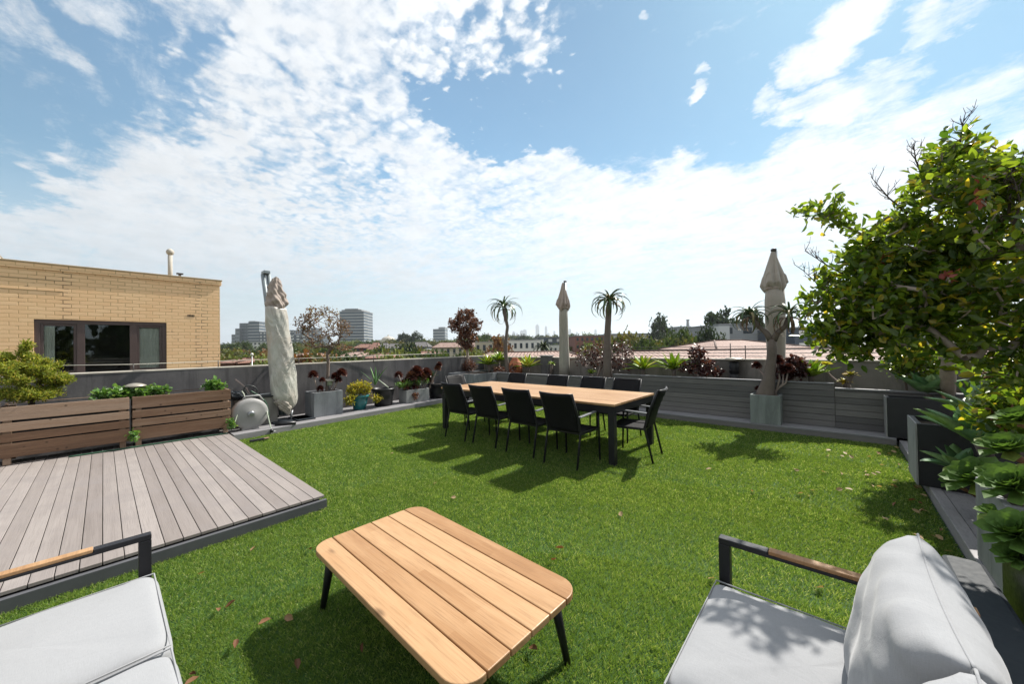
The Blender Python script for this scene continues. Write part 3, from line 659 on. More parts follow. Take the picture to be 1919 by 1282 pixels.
# ------------------------------------------------------------------ coffee table
t = thing('coffee_table', (-1.57, 1.12, 0), 'low coffee table of pale teak boards with rounded corners and black splayed legs', 'table')
X0, X1, Y0, Y1, ZT, TH, RC = -2.24, -.905, .765, 1.475, .36, .030, .10
nb = 6; wd = (Y1-Y0)/nb; ang = radians(-1.2)
def edge_x(y):     # half length shrink near rounded corners
    d = max(0, RC-min(y-Y0, Y1-y)); return RC-sqrt(max(0, RC*RC-d*d))
mb = MB(); cxm, cym = (X0+X1)/2, (Y0+Y1)/2; Rm = Matrix.Rotation(ang, 3, 'Z')
for i in range(nb):
    a, b = Y0+wd*i+(.0028 if i else 0), Y0+wd*(i+1)-(.0028 if i < nb-1 else 0); ys = [a+(b-a)*k/10 for k in range(11)]
    if i == 0: ys = sorted(set(ys+[Y0+RC*(1-cos(k*pi/16)) for k in range(9) if Y0+RC*(1-cos(k*pi/16)) < b]))
    if i == nb-1: ys = sorted(set(ys+[Y1-RC*(1-cos(k*pi/16)) for k in range(9) if Y1-RC*(1-cos(k*pi/16)) > a]))
    poly = [(X1-edge_x(y), y) for y in ys]+[(X0+edge_x(y), y) for y in reversed(ys)]
    poly = [tuple((Rm @ Vector((x-cxm, y-cym, 0)))[:2]) for x, y in poly]; poly = [(x+cxm, y+cym) for x, y in poly]
    mb.prism(poly, ZT-TH, ZT)
mb.build('tabletop', 'teak', t, .004)
MB().box((X0+.12, Y0+.08, ZT-TH-.022), (X1-.12, Y0+.11, ZT-TH-.001)).box((X0+.12, Y1-.11, ZT-TH-.022), (X1-.12, Y1-.08, ZT-TH-.001)).box((X0+.14, Y0+.12, ZT-TH-.022), (X0+.17, Y1-.12, ZT-TH-.001)).box((X1-.17, Y0+.12, ZT-TH-.022), (X1-.14, Y1-.12, ZT-TH-.001)).build('underframe', 'charcoal', t, .002)
for sx, sy in ((-1, -1), (-1, 1), (1, -1), (1, 1)):
    xx = (X0+.10) if sx < 0 else (X1-.10); yy_ = (Y0+.09) if sy < 0 else (Y1-.09)
    MB().tube([(xx, yy_, ZT-TH), (xx+sx*.055, yy_+sy*.035, -.01)], [.026, .015], 12).build('leg', 'charcoal', t)

# ------------------------------------------------------------------ sofas
def cushion(name, c, s, mat, parent, seed=0, p=4.5, tilt=None, label=None, sag=.0, wr=.006, pillow=False):
    """soft box: superellipsoid grid with wrinkles; s = half sizes"""
    rs = np.random.default_rng(seed); n = 56; m_ = 40; vs = []; ph = rs.random(6)*6
    def se(w, e): return math.copysign(abs(w)**e, w)
    e = 2/p
    for j in range(m_+1):
        la = -pi/2+pi*j/m_
        for i in range(n):
            lo = -pi+2*pi*i/n
            x = se(cos(la), e)*se(cos(lo), e); y = se(cos(la), e)*se(sin(lo), e); z = se(sin(la), .55)
            w = wr*(sin(7*y+4*z+ph[0]+2*sin(3*x+ph[4]))+.6*sin(13*z-6*y+ph[1])+.5*sin(11*x+8*y+ph[2]))
            if pillow:
                ex = max(abs(x), abs(z)); y *= (1-.62*ex**3.2); x *= 1-.05*(1-abs(z)**2); z *= 1-.06*(1-abs(x)**2)
            q = Vector((x*s[0]*(1-.06*abs(z)**3)+w*.5*(1 if x > 0 else -1), y*s[1], z*s[2]+w*(1 if z > 0 else 0)-sag*(1-x*x)*(1-y*y)*(1 if z > 0 else 0)))
            vs.append(q)
    Mx = tilt if tilt is not None else Matrix.Identity(3); vs = [Vector(c)+Mx @ q for q in vs]
    fs = [(j*n+i, j*n+(i+1) % n, (j+1)*n+(i+1) % n, (j+1)*n+i) for j in range(m_) for i in range(n)]
    return MB().add(vs, fs, smooth=True).build(name, mat, parent, label=label)
def pillow(c, s, mat, parent, seed, tilt):
    rs = random.Random(seed); n = 44; ph = [rs.random()*6 for _ in range(8)]; vs = []; idx = {}
    def pt(i, j, side):
        x = -1+2*i/n; z = -1+2*j/n; e = max(abs(x), abs(z))
        th = ((1-abs(x)**3.4)*(1-abs(z)**3.4))**.40 if e < 1 else 0
        ed = 1-e; w = .010*math.exp(-ed*5)*(sin(15*x+ph[0])+sin(14*z+ph[1]))*(1 if side else .6)
        cr = .45*.007*math.exp(-((1-abs(x))**2+(1-abs(z))**2)*3)*sin(24*(x*z)+ph[2]*side)+.003*sin(5*x+3*z+ph[3])*sin(4*z+ph[4]*side)+.0035*sin(11*x-9*z+3*sin(3*z+ph[6])+ph[5]*(side+1))
        X = x*(1-.055*(1-z*z)*abs(x)**3); Z = z*(1-.07*(1-x*x)*abs(z)**3)-.03*(1-x*x)*(z > 0)
        return Vector((X*s[0], (1 if side else -1)*(th*s[1]+(w+cr)*th), Z*s[2]))
    for side in (0, 1):
        for j in range(n+1):
            for i in range(n+1):
                if side and (i in (0, n) or j in (0, n)): idx[(side, i, j)] = idx[(0, i, j)]; continue
                idx[(side, i, j)] = len(vs); vs.append(pt(i, j, side))
    vs = [Vector(c)+tilt @ q for q in vs]; fs = []
    for side in (0, 1):
        for j in range(n):
            for i in range(n):
                f = [idx[(side, i, j)], idx[(side, i+1, j)], idx[(side, i+1, j+1)], idx[(side, i, j+1)]]; fs.append(tuple(f if side == 0 else f[::-1]))
    o = MB().add(vs, fs, smooth=True).build('back_cushion', mat, parent)
    loop = [vs[idx[(0, i, 0)]] for i in range(n)]+[vs[idx[(0, n, j)]] for j in range(n)]+[vs[idx[(0, n-i, n)]] for i in range(n)]+[vs[idx[(0, 0, n-j)]] for j in range(n+1)]
    MB().tube(loop, .0032, 6, False).build('piping', mat, o); return o
def sofa(label, org, rz, length, ncush):
    """local frame: seat runs along +x from 0, back towards -y; front edge at y=0"""
    t = thing('sofa', org, label, 'sofa'); t.rotation_euler = (0, 0, rz)
    ORG[t.name] = Vector((0, 0, 0))
    w = length/ncush; D = .68
    for k in range(ncush):
        c = cushion('seat_cushion', (w*(k+.5), -D/2, .335), (w/2-.003, D/2+.004, .088), 'cushion', t, k+3, p=13, sag=-.012, wr=.0035)
        ap = [(w*k+.010, -.010), (w*(k+1)-.010, -.010), (w*(k+1)-.010, -D+.01), (w*k+.010, -D+.01)]
        for zz_ in (.262, .408): MB().tube([(x_, y_, zz_) for x_, y_ in ap+[ap[0]]], .0032, 6, False).build('piping', 'cushion', c)
    for k in range(ncush):
        tl = Matrix.Rotation(radians(14), 3, 'X')
        pillow((w*(k+.5), -.570, .595), (w/2-.002, .115, .225), 'cushion', t, k+11, tl)
    mb = MB(); mb.box((-.010, -.718, .20), (length+.010, .01-.02, .245)).build('base_frame', 'charcoal', t, .004)
    mb = MB(); mb.box((-.010, -.758, .24), (length+.010, -.722, .56)); mb.build('back_frame', 'charcoal', t, .006)
    for x in (-.035, length+.035):
        MB().box((x-.022, -.06, -.01), (x+.022, -.016, .566)).build('leg', 'charcoal', t, .003); MB().box((x-.022, -.76, -.01), (x+.022, -.72, .566)).build('leg', 'charcoal', t, .003)
        ar = MB().prism([(-.76, .567), (-.016, .567), (-.016, .592), (-.20, .592), (-.20, .580), (-.76, .580)], x-.022, x+.022); ar.v = [(c3, a3, b3) for a3, b3, c3 in ar.v]; ar = ar.build('armrest', 'charcoal', t, .003)
        MB().box((x-.021, -.755, .5805), (x+.021, -.202, .596)).build('arm_pad', 'teak', ar, .003)
    return t
sofa('pale grey cushioned sofa with teak arm, cut off at the lower left', (-2.47, .17, 0), 0, 1.32, 2)
sofa('pale grey cushioned sofa with leaf shadows at the lower right', (-.43, 1.83-2.04, 0), pi/2, 2.04, 3)

# storage chest behind the right sofa
t = thing('storage_chest', (.47, 2.4, 0), 'dark blue grey rounded storage chest behind the right sofa', 'chest')
def rrect(x0, y0, x1, y1, r, n=6):
    out = []
    for cx_, cy_, a0 in ((x1-r, y1-r, 0), (x0+r, y1-r, pi/2), (x0+r, y0+r, pi), (x1-r, y0+r, 3*pi/2)):
        out += [(cx_+r*cos(a0+pi/2*k/n), cy_+r*sin(a0+pi/2*k/n)) for k in range(n+1)]
    return out
MB().prism(rrect(.40, 0.2, .53, 2.96, .045), -.01, .27).build('body', 'chest', t, .02)
MB().prism(rrect(.388, 0.19, .542, 2.975, .05), .274, .335).build('lid', 'chest', t, .022)

# ------------------------------------------------------------------ umbrellas
def folded_canopy(c, z0, z1, r0, mat, parent, seed=0, M=None, nf=9):
    """closed canopy: pleats hanging from the hub, a ragged hem tucked in by a strap"""
    rs = random.Random(seed); ph = [rs.random()*6 for _ in range(6)]; N, K = 30, 96; vs = []
    for j in range(N+1):
        u = j/N; base = .03+(r0-.03)*u**.8
        if u > .84: base *= 1-.40*((u-.84)/.16)**1.2
        for k in range(K):
            a = 2*pi*k/K; aa = a+.25*sin(2*a+ph[0])+.18*u*sin(3*u+ph[1]); pl = abs(sin(nf*aa/2+ph[2])); pl2 = abs(sin(nf*.8*aa+ph[3]+2*u))
            r = base*(.74+.30*pl*min(1, u*1.6)+.10*pl2*u); z = z1+(z0-z1)*u+(.05*sin(3*a+ph[4])+.035*sin(7*a+ph[5]))*max(0, u-.35)*1.3
            if .62 < u < .84: r *= 1+.10*sin(4*a+ph[1])
            vs.append(Vector(c)+Vector((r*cos(a), r*sin(a), z)))
    fs = [(j*K+k, j*K+(k+1) % K, (j+1)*K+(k+1) % K, (j+1)*K+k) for j in range(N) for k in range(K)]+[tuple(range(K-1, -1, -1)), tuple(N*K+k for k in range(K))]
    o = MB().add(vs, fs, smooth=True).build('canopy', mat, parent)
    MB().lathe([(r0*.70, z0+.055), (r0*.72, z0+.05), (r0*.72, z0+.02), (r0*.70, z0+.015)], c, 40, lambda a, u: 1+.04*sin(5*a)).build('strap', 'canopy_pinkish', o)
    return o
def sleeve(c, prof, mat, parent, seed=0, M=None, amp=.05, name='sleeve'):
    ph = random.Random(seed).random()*6
    def fold(a, u): return 1+amp*(sin(3*a+ph+3*u)+.6*sin(7*a-9*u+ph)+.4*sin(13*a+25*u))
    return MB().lathe(prof, c, 60, fold, M).build(name, mat, parent)
# middle umbrella
p = at(1058, 700, Y=8.05)
t = thing('patio_umbrella', (p.x, 8.05, .7), 'closed cloth umbrella rising behind the middle of the dining table', 'umbrella', 'closed patio umbrellas')
folded_canopy((p.x, 8.05, 0), 2.42, 3.12, .19, 'canopy_pinkish', t, 1)
sleeve((p.x, 8.05, 0), [(.14, .62), (.135, 1.0), (.122, 1.6), (.115, 2.2), (.10, 2.6)], 'sleeve_cloth', t, 1, amp=.03)
MB().tube([(p.x+.045, 8.08, .1), (p.x+.045, 8.08, 3.13)], .028, 10).build('pole', 'pole_grey', t); MB().box((p.x+.015, 8.05, 3.131), (p.x+.075, 8.11, 3.17)).build('cap', 'wire', t, .005)
# right umbrella
p = at(1455, 680, Y=8.05)
t = thing('patio_umbrella', (p.x, 8.05, .7), 'closed cloth umbrella behind the forked aloe in the grey pot', 'umbrella', 'closed patio umbrellas')
folded_canopy((p.x-.01, 8.05, 0), 2.40, 3.12, .215, 'canopy_cloth', t, 4, nf=7)
sleeve((p.x, 8.05, 0), [(.12, .62), (.13, 1.1), (.152, 1.7), (.155, 2.2), (.13, 2.55)], 'canopy_cloth', t, 5, amp=.025)
MB().tube([(p.x+.02, 8.1, .1), (p.x+.02, 8.1, 3.12)], .03, 10).build('pole', 'pole_grey', t); MB().lathe([(.03, 3.10), (.045, 3.12), (.045, 3.15), (.02, 3.165)], (p.x, 8.05, 0), 12).build('cap', 'wire', t)
# cantilever umbrella at the left, wrapped in plastic
b0 = at(541, 786, X=-7.9); t = thing('cantilever_umbrella', (b0.x, b0.y, .1), 'closed leaning umbrella wrapped in clear plastic with twin grey poles', 'umbrella')
def U(px, py, dx=0): q_ = at(px, py, X=-7.9+dx); return Vector((q_.x, q_.y, q_.z))
c0, c1 = U(533, 752), U(518, 578); 
def along(pts, rads, name, mat, amp, nf=7, seed=0):
    """ruffled tube along a bent line"""
    n = 56; K = 44; vs = []; ph = seed*1.7
    P = [Vector(q_) for q_ in pts]; seg = [0]
    for i in range(1, len(P)): seg.append(seg[-1]+(P[i]-P[i-1]).length)
    for j in range(K+1):
        s_ = seg[-1]*j/K; i = max(k for k in range(len(P)) if seg[k] <= s_+1e-9); i = min(i, len(P)-2); f_ = (s_-seg[i])/(seg[i+1]-seg[i]); c = P[i].lerp(P[i+1], f_); r = rads[i]+(rads[i+1]-rads[i])*f_; u = j/K
        for k in range(n):
            a = 2*pi*k/n; rr = r*(1+amp*(sin(nf*a+ph+2.2*sin(4*u+a))+.6*sin(3*a+19*u+ph)+.45*sin(11*a-31*u)))
            vs.append(c+Vector((cos(a)*rr*.8, sin(a)*rr, .02*sin(2*a+ph)*(1 if j in (0, K) else 0))))
    fs = [(j*n+k, j*n+(k+1) % n, (j+1)*n+(k+1) % n, (j+1)*n+k) for j in range(K) for k in range(n)]+[tuple(range(n-1, -1, -1)), tuple(K*n+k for k in range(n))]
    return MB().add(vs, fs, smooth=True).build(name, mat, t)
along([U(517, 521), U(517, 535), U(518, 555), U(518, 566), U(517, 580)], [.05, .10, .14, .165, .13], 'canopy', 'canopy_pinkish', .17, 6, 1)
along([U(517, 577), U(519, 592), U(524, 640), U(529, 690), U(531, 720), U(534, 745), U(540, 758), U(541, 766)], [.17, .185, .195, .215, .225, .215, .14, .07], 'plastic_wrap', 'plastic_cover', .045, 4, 2)
along([U(527, 738, .05), U(530, 752, .06), U(535, 765, .07), U(541, 778, .08)], [.05, .13, .10, .015], 'cloth_tail', 'canopy_cloth', .14, 5, 3)
for dx in (0, .11):
    MB().tube([U(493+dx*90, 514, -.30), U(501+dx*90, 575, -.30), U(516+dx*70, 690, -.24), U(527+dx*60, 778, -.2)], .040, 14).build('pole', 'pole_grey', t)
q_ = U(498, 511, -.30); MB().box((q_.x-.10, q_.y-.052, q_.z-.03), (q_.x+.10, q_.y+.052, q_.z+.03)).build('pole_cap', 'pole_grey', t, .008)
MB().box((b0.x-.30, b0.y-.30, .107), (b0.x+.25, b0.y+.03, .13)).box((b0.x-.3, b0.y+.08, .107), (b0.x+.25, b0.y+.4, .13)).build('base_plate', 'chest', t, .006)
q_ = U(545, 775, .05); MB().tube([(q_.x, q_.y, .13), (q_.x, q_.y+.02, .30)], .02, 8).build('crank', 'galv', t)
MB().tube([(-7.55, 2.05, .14), (-7.40, 2.34, .13)], .035, 10).build('foot_bar', 'black_plastic', t)

# ------------------------------------------------------------------ pots and containers
def box_pot(name, x0, y0, x1, y1, z0, z1, mat, label, wall=.03, cat='plant pot'):
    t = thing(name, ((x0+x1)/2, (y0+y1)/2, z0), label, cat); mb = MB()
    i = wall; o_ = [(x0, y0), (x1, y0), (x1, y1), (x0, y1)]; n_ = [(x0+i, y0+i), (x1-i, y0+i), (x1-i, y1-i), (x0+i, y1-i)]
    vs = [(x, y, z0) for x, y in o_]+[(x, y, z1) for x, y in o_]+[(x, y, z1) for x, y in n_]+[(x, y, z1-.10) for x, y in n_]
    fs = [(3, 2, 1, 0)]+[(k, (k+1) % 4, 4+(k+1) % 4, 4+k) for k in range(4)]+[(4+k, 4+(k+1) % 4, 8+(k+1) % 4, 8+k) for k in range(4)]+[(8+k, 8+(k+1) % 4, 12+(k+1) % 4, 12+k) for k in range(4)]+[(12, 13, 14, 15)]
    mb.add(vs, fs); mb.build('pot_body', mat, t, .005); MB().box((x0+i+.003, y0+i+.003, z1-.099), (x1-i-.003, y1-i-.003, z1-.045)).build('soil', 'soil', t); return t
def round_pot(name, c, z0, z1, r0, r1, mat, label, lip=.02, cat='plant pot'):
    t = thing(name, (c[0], c[1], z0), label, cat); h = z1-z0
    MB().lathe([(r0, z0), (r0+(r1-r0)*.5, z0+h*.5), (r1, z1-.05), (r1+lip, z1-.045), (r1+lip, z1), (r1-.015, z1), (r1-.02, z1-.06)], (c[0], c[1], 0), 32).build('pot_body', mat, t)
    MB().lathe([(r1-.025, z1-.06), (r1-.026, z1-.035)], (c[0], c[1], 0), 24).build('soil', 'soil', t); return t
box_pot('corner_planter', -8.55, 6.75, -7.40, 8.36, .02, .715, 'pot_grey', 'bluish grey box planter in the far left corner under the rust leaved tree', .04, 'planter')
box_pot('square_pot', -8.28, 2.79, -7.79, 3.36, .106, .60, 'pot_grey', 'large square slate grey pot holding the bare autumn tree by the left wall')
box_pot('square_pot', -1.105, 7.28, -.69, 7.60, .113, .59, 'pot_green', 'pale grey green square pot on the ledge holding the forked aloe')
box_pot('square_pot', .52, 7.30, 1.22, 7.60, .113, .67, 'pot_dark', 'dark square pot at the right end of the ledge')
box_pot('square_pot', .56, 5.10, 1.10, 5.62, .10, .68, 'pot_dark', 'tall dark square pot with a pale left edge on the right kerb')
box_pot('square_pot', .64, 3.12, 1.15, 3.66, .10, .60, 'concrete', 'streaky pale concrete square pot nearest on the right kerb')
MB().box((.545, 5.10, .10), (.557, 5.62, .68)).build('x', 'concrete'); 
for o_ in [o_ for o_ in bpy.data.objects if o_.name == 'x']: o_.name = 'side_face'; o_.parent = [k for k in bpy.data.objects if k.get('label', '').startswith('tall dark square')][0]; pr_ = o_.parent; o_.location = -ORG[pr_.name]
MB().box((.505, 7.30, .113), (.517, 7.60, .67)).build('y', 'concrete')
for o_ in [o_ for o_ in bpy.data.objects if o_.name == 'y']: o_.name = 'side_face'; o_.parent = [k for k in bpy.data.objects if k.get('label', '').startswith('dark square pot at')][0]; pr_ = o_.parent; o_.location = -ORG[pr_.name]
box_pot('square_pot', .592, 2.52, 1.02, 2.955, .10, .52, 'black_plastic', 'black square pot nearest to the viewer at the right edge', .02)
round_pot('round_pot', (1.02, 4.35), .09, .55, .17, .21, 'black_plastic', 'black round pot between the square pots on the right kerb')
round_pot('glazed_pot', (-8.02, 3.83), .106, .43, .13, .19, 'teal_glaze', 'teal glazed pot overflowing with yellow green jade plant')
round_pot('round_pot', (-8.1, 4.45), .106, .52, .20, .25, 'black_plastic', 'wide black pot with upright aloe spears by the left wall')
box_pot('trough', -8.25, 4.95, -7.90, 5.62, .106, .42, 'concrete', 'pale concrete trough crowded with dark red rosettes')
round_pot('round_pot', (-8.1, 6.05), .106, .50, .22, .26, 'black_plastic', 'black pot behind the trough near the far left corner')
round_pot('round_pot', (-8.2, 2.15), .106, .20, .10, .12, 'pot_dark', 'small low pot behind the wrapped umbrella')
p = at(1076, 775, z=.1)

# ------------------------------------------------------------------ plants
def strap(mb_, base, az, L, w, rise, droop, seg=9, thick=.25, curl=0):
    """one fleshy curved leaf: V shaped strip with an underside; rise = initial elevation (rad), droop = total bend"""
    p = Vector(base); el = rise; d_ = L/seg; vs = []; side = Vector((-sin(az), cos(az), 0))
    for i in range(seg+1):
        u = i/seg; ww = w*(min(1, .55+u*2.2) if u < .3 else 1)*(1-u**2.2)**.8+.001
        d = Vector((cos(az)*cos(el), sin(az)*cos(el), sin(el))); nrm = side.cross(d)*-1
        up = nrm if nrm.z > 0 or el > pi/2 else nrm
        vs += [p+side*ww/2+up*ww*thick, p-up*ww*thick*.35, p-side*ww/2+up*ww*thick, p+up*ww*thick*.05]
        p = p+d*d_; el -= droop/seg*(1+.6*u); az += curl/seg
    fs = []
    for i in range(seg):
        a = 4*i; fs += [(a, a+4, a+5, a+1), (a+1, a+5, a+6, a+2), (a+2, a+6, a+7, a+3), (a+3, a+7, a+4, a)]
    mb_.add(vs, fs, None, True)
def rosette(name, c, n, L, w, parent, mat, rise=(1.3, .1), droop=(.2, .6), thick=.22, tilt=None, seg=8, jl=.15):
    mb = MB(); c = Vector(c); allv = []
    for i in range(n):
        u = (i+.5)/n; az = i*2.39996+random.uniform(-.2, .2); ri = rise[0]+(rise[1]-rise[0])*u+random.uniform(-.1, .1); dr_ = droop[0]+(droop[1]-droop[0])*u
        k0 = len(mb.v); strap(mb, c+Vector((cos(az), sin(az), 0))*w*.2, az, L*(.65+.35*u)*(1+random.uniform(-jl, jl)), w*(.8+.2*u), ri, dr_, seg, thick, random.uniform(-.25, .25)); allv += [random.random()]*(len(mb.v)-k0)
    if tilt is not None: mb.v = [tuple(c+tilt @ (Vector(q)-c)) for q in mb.v]
    o = mb.build(name, mat, parent); a = o.data.attributes.new('v', 'FLOAT', 'POINT'); a.data.foreach_set('value', allv); return o
def aeonium(name, c, r, parent, mat, n=42, tilt=(0, 0), flat=.25, ball=0):
    """rosette of overlapping spoon leaves"""
    i = np.arange(n); az = i*2.39996; u = (i+.5)/n; el = 1.35*(1-u)**.9+flat*.35-ball*u*u; rr = r*(.35+.65*u) if not ball else r*(.75+.25*u)
    D = np.stack([np.cos(az)*np.cos(el), np.sin(az)*np.cos(el), np.sin(el)], 1); N = np.stack([-np.cos(az)*np.sin(el), -np.sin(az)*np.sin(el), np.cos(el)], 1)
    P = np.repeat(np.array([tuple(c)]), n, 0)+D*0
    if tilt != (0, 0):
        R = np.array(Matrix.Rotation(tilt[0], 3, 'X') @ Matrix.Rotation(tilt[1], 3, 'Y')); D = D @ R.T; N = N @ R.T
    return leaves(name, P, D, N, rr, rr*(.5 if not ball else .5), mat, parent, cup=.24, bend=-.04, spoon=True, v=np.clip(u*.75+.25*RNG.random(n), 0, 1))

# three tree aloes
def tree_aloe(label, base, top, r0, crowns, potz=None, forks=None):
    t = thing('tree_aloe', tuple(base), label, 'aloe tree', 'tree aloes'); return t
def crown(c, t, L=.42, n=26, tilt=None, dry=8, w=.04):
    rosette('leaf_crown', c, n, L, w, t, 'leaf_aloe', (1.35, .35), (1.2, 3.0), .22, tilt, 11)
    if dry: rosette('old_leaves', Vector(c)-Vector((0, 0, .06)), dry, L*1.0, w*.8, t, 'leaf_aloe_dry', (.45, .0), (2.4, 3.2), .2, tilt, 11)
P = lambda px, py, Y=7.9: at(px, py, Y=Y)
t = thing('tree_aloe', tuple(P(950, 706)), 'slender tree aloe with spidery drooping crown, left of the middle umbrella', 'aloe tree', 'tree aloes')
MB().tube([P(953, 712), P(951, 690), P(948, 665), P(948, 640), P(951, 612), P(945, 585), P(944, 578)], [.075, .06, .055, .05, .045, .055, .05], 10).build('trunk', 'bark_aloe', t)
MB().tube([P(946, 668), P(945, 645), P(943, 628)], [.035, .03, .022], 8).build('branch', 'bark_aloe', t)
crown(P(944, 577), t, .86, 28, w=.062, dry=5)
t = thing('tree_aloe', tuple(P(1138, 720, 7.5)), 'tree aloe with a thick straight trunk right of the middle umbrella', 'aloe tree', 'tree aloes')
MB().tube([P(1139, 722, 7.75), P(1138, 690, 7.75), P(1138, 650, 7.75), P(1139, 615, 7.75), P(1141, 580, 7.75), P(1142, 566, 7.75)], [.11, .095, .085, .07, .065, .055], 12).build('trunk', 'bark_aloe', t)
crown(P(1142, 566, 7.75), t, .72, 36, w=.066, dry=5)
t = thing('tree_aloe', (-.9, 7.44, .55), 'forked tree aloe with two shaggy heads in the pale grey green pot', 'aloe tree', 'tree aloes')
Q = lambda px, py: at(px, py, Y=7.44)
MB().tube([Q(1432, 752), Q(1435, 735), Q(1441, 710), Q(1445, 680), Q(1447, 655), Q(1447, 636)], [.155, .125, .085, .07, .07, .06], 12).build('trunk', 'bark_aloe', t)
MB().tube([Q(1447, 642), Q(1437, 625), Q(1420, 610), Q(1408, 592)], [.055, .045, .035, .04], 10).build('branch', 'bark_aloe', t)
MB().tube([Q(1447, 642), Q(1457, 624), Q(1472, 611), Q(1480, 592)], [.055, .045, .038, .04], 10).build('branch', 'bark_aloe', t)
crown(Q(1405, 590), t, .50, 26, w=.045, dry=14); crown(Q(1479, 590), t, .52, 26, w=.045, dry=14)
# stems of dark aeonium round the fork trunk
t = thing('dark_aeonium', (-.8, 7.5, .56), 'dark purple rosettes on bare stems around the forked aloe trunk', 'succulent')
mb = MB(); heads = [(1418, 685, .10), (1457, 675, .13), (1468, 694, .12), (1478, 690, .11), (1420, 728, .06)]
for px, py, r in heads:
    e_ = at(px, py, Y=7.55); mb.tube([(-.80+random.uniform(-.1, .08), 7.5, .55), e_.lerp(Vector((-.75, 7.5, .55)), .45)+Vector((.03, 0, -.03)), e_], [.016, .014, .011], 7)
mb.build('stems', 'dead_stem', t)
for px, py, r in heads: aeonium('rosette', at(px, py, Y=7.55), r, t, 'leaf_purple', 60, ball=.9)

def agave(label, c, n, L, w, mat='leaf_lime', rise=(1.35, .2), droop=(.1, .35), stem=None, name='agave', tilt=None, thick=.2, group=None):
    t = thing(name, tuple(c), label, 'succulent', group); rosette('leaves', c, n, L, w, t, mat, rise, droop, thick, tilt)
    if stem is not None: MB().tube([stem, c], [.035, .045], 9).build('stem', 'bark_aloe', t)
    return t
for i, (px, py, yy_, L, lb) in enumerate(((916, 684, 7.95, .42, 'lime green agave rosette between the rust leaved tree and the first tree aloe'), (935, 676, 8.2, .36, 'lime green agave rosette just left of the first tree aloe trunk'),
                              (990, 688, 7.95, .46, 'largest lime green agave rosette beside the terracotta jar'), (1205, 692, 7.95, .40, 'lime green agave rosette behind the far right dining chair'),
                              (1262, 692, 7.95, .42, 'lime green agave rosette left of the purple stemmed bush'))):
    c = at(px, py, Y=yy_); agave(lb, c, 26, L*1.22, .105, stem=(c.x+.03, yy_, .6), group='lime green agaves in the long planter')
c = at(1520, 705, Y=7.95); agave('broad leaved green agave right of the forked aloe', c, 20, .42, .15, 'leaf_lime', (1.4, .25), (.1, .3), (c.x, 7.95, .7))
c = at(1034, 682, Y=8.1); t = agave('small bright aeonium on a stalk beside the dark pier', c, 14, .14, .05, 'leaf_lime', (1.2, -.1), (.2, .6), (c.x-.04, 8.1, .6), name='aeonium')
c = at(1108, 700, Y=7.9); agave('small yellow green succulent low behind the boarded planter rim', c, 16, .18, .045, 'leaf_lime', stem=(c.x, 7.9, .6), name='succulent')
for px, py, k in ((1583, 716, 0), (1594, 703, 1)):
    c = at(px, py, Y=7.9); t = agave(('small succulent head low at the right end of the planter', 'small succulent head higher on its stem at the right end of the planter')[k], c, 16, .12, .05, 'leaf_yellow', (1.1, 0), (.2, .6), (c.x+.1*(1-2*k), 7.9, .6), name='aeonium')
t = thing('leaning_succulent', tuple(at(1560, 705, Y=7.9)), 'bare leaning succulent stem arching over the planter step', 'stem'); MB().tube([at(1545, 690, Y=7.9), at(1556, 704, Y=7.9), at(1572, 717, Y=7.88), at(1585, 722, Y=7.85)], [.016, .015, .014, .01], 7).build('stem', 'dead_stem', t)
c = at(1546, 684, Y=7.9); aeonium('rosette', c, .12, t, 'leaf_yellow', 30)
# terracotta jar
c = at(966, 712, Y=8.1)
t = thing('terracotta_jar', (c.x, 8.1, .6), 'tall terracotta jar among the lime green agaves', 'jar'); MB().lathe([(.10, .55), (.20, .68), (.22, .82), (.16, 1.0), (.09, 1.10), (.10, 1.13), (.07, 1.13), (.06, 1.05)], (c.x, 8.1, 0), 28).build('jar_body', 'terracotta', t)
MB().lathe([(.099, .548), (.099, .552)], (c.x, 8.1, 0), 12).build('foot', 'terracotta', t)
# solar lamps (mushroom tops) and short lamp posts
def solar(px, py, X, lb, zb):
    p = at(px, py, X=X); t = thing('garden_light', (p.x, p.y, zb), lb, 'garden light'); MB().tube([(p.x, p.y, zb), (p.x, p.y, p.z-.03)], .012, 8).build('stake', 'galv', t)
    MB().lathe([(.05, p.z-.12), (.055, p.z-.03), (.06, p.z-.02)], (p.x, p.y, 0), 16).build('lens', 'hose_pale', t); MB().lathe([(.125, p.z-.02), (.12, p.z-.005), (.07, p.z+.02), (.02, p.z+.03)], (p.x, p.y, 0), 20).build('cap', 'brass_lamp', t)
solar(617, 712, -8.0, 'mushroom shaped garden light in the square grey tree pot', .55); solar(253, 722, -7.72, 'mushroom shaped garden light among the ivy in the slatted planter', .79)
p = at(1376, 700, Y=8.2); t = thing('post_light', (p.x, 8.2, .7), 'dark ribbed post light with a pale cap against the far wall', 'garden light')
MB().lathe([(.085, .6), (.085, .84), (.075, .845), (.075, .87), (.085, .875), (.085, 1.08), (.06, 1.10)], (p.x, 8.2, 0), 24).build('post', 'pot_dark', t); MB().lathe([(.16, 1.12), (.17, 1.145), (.14, 1.17), (.05, 1.18)], (p.x, 8.2, 0), 24).build('cap', 'brass_lamp', t)

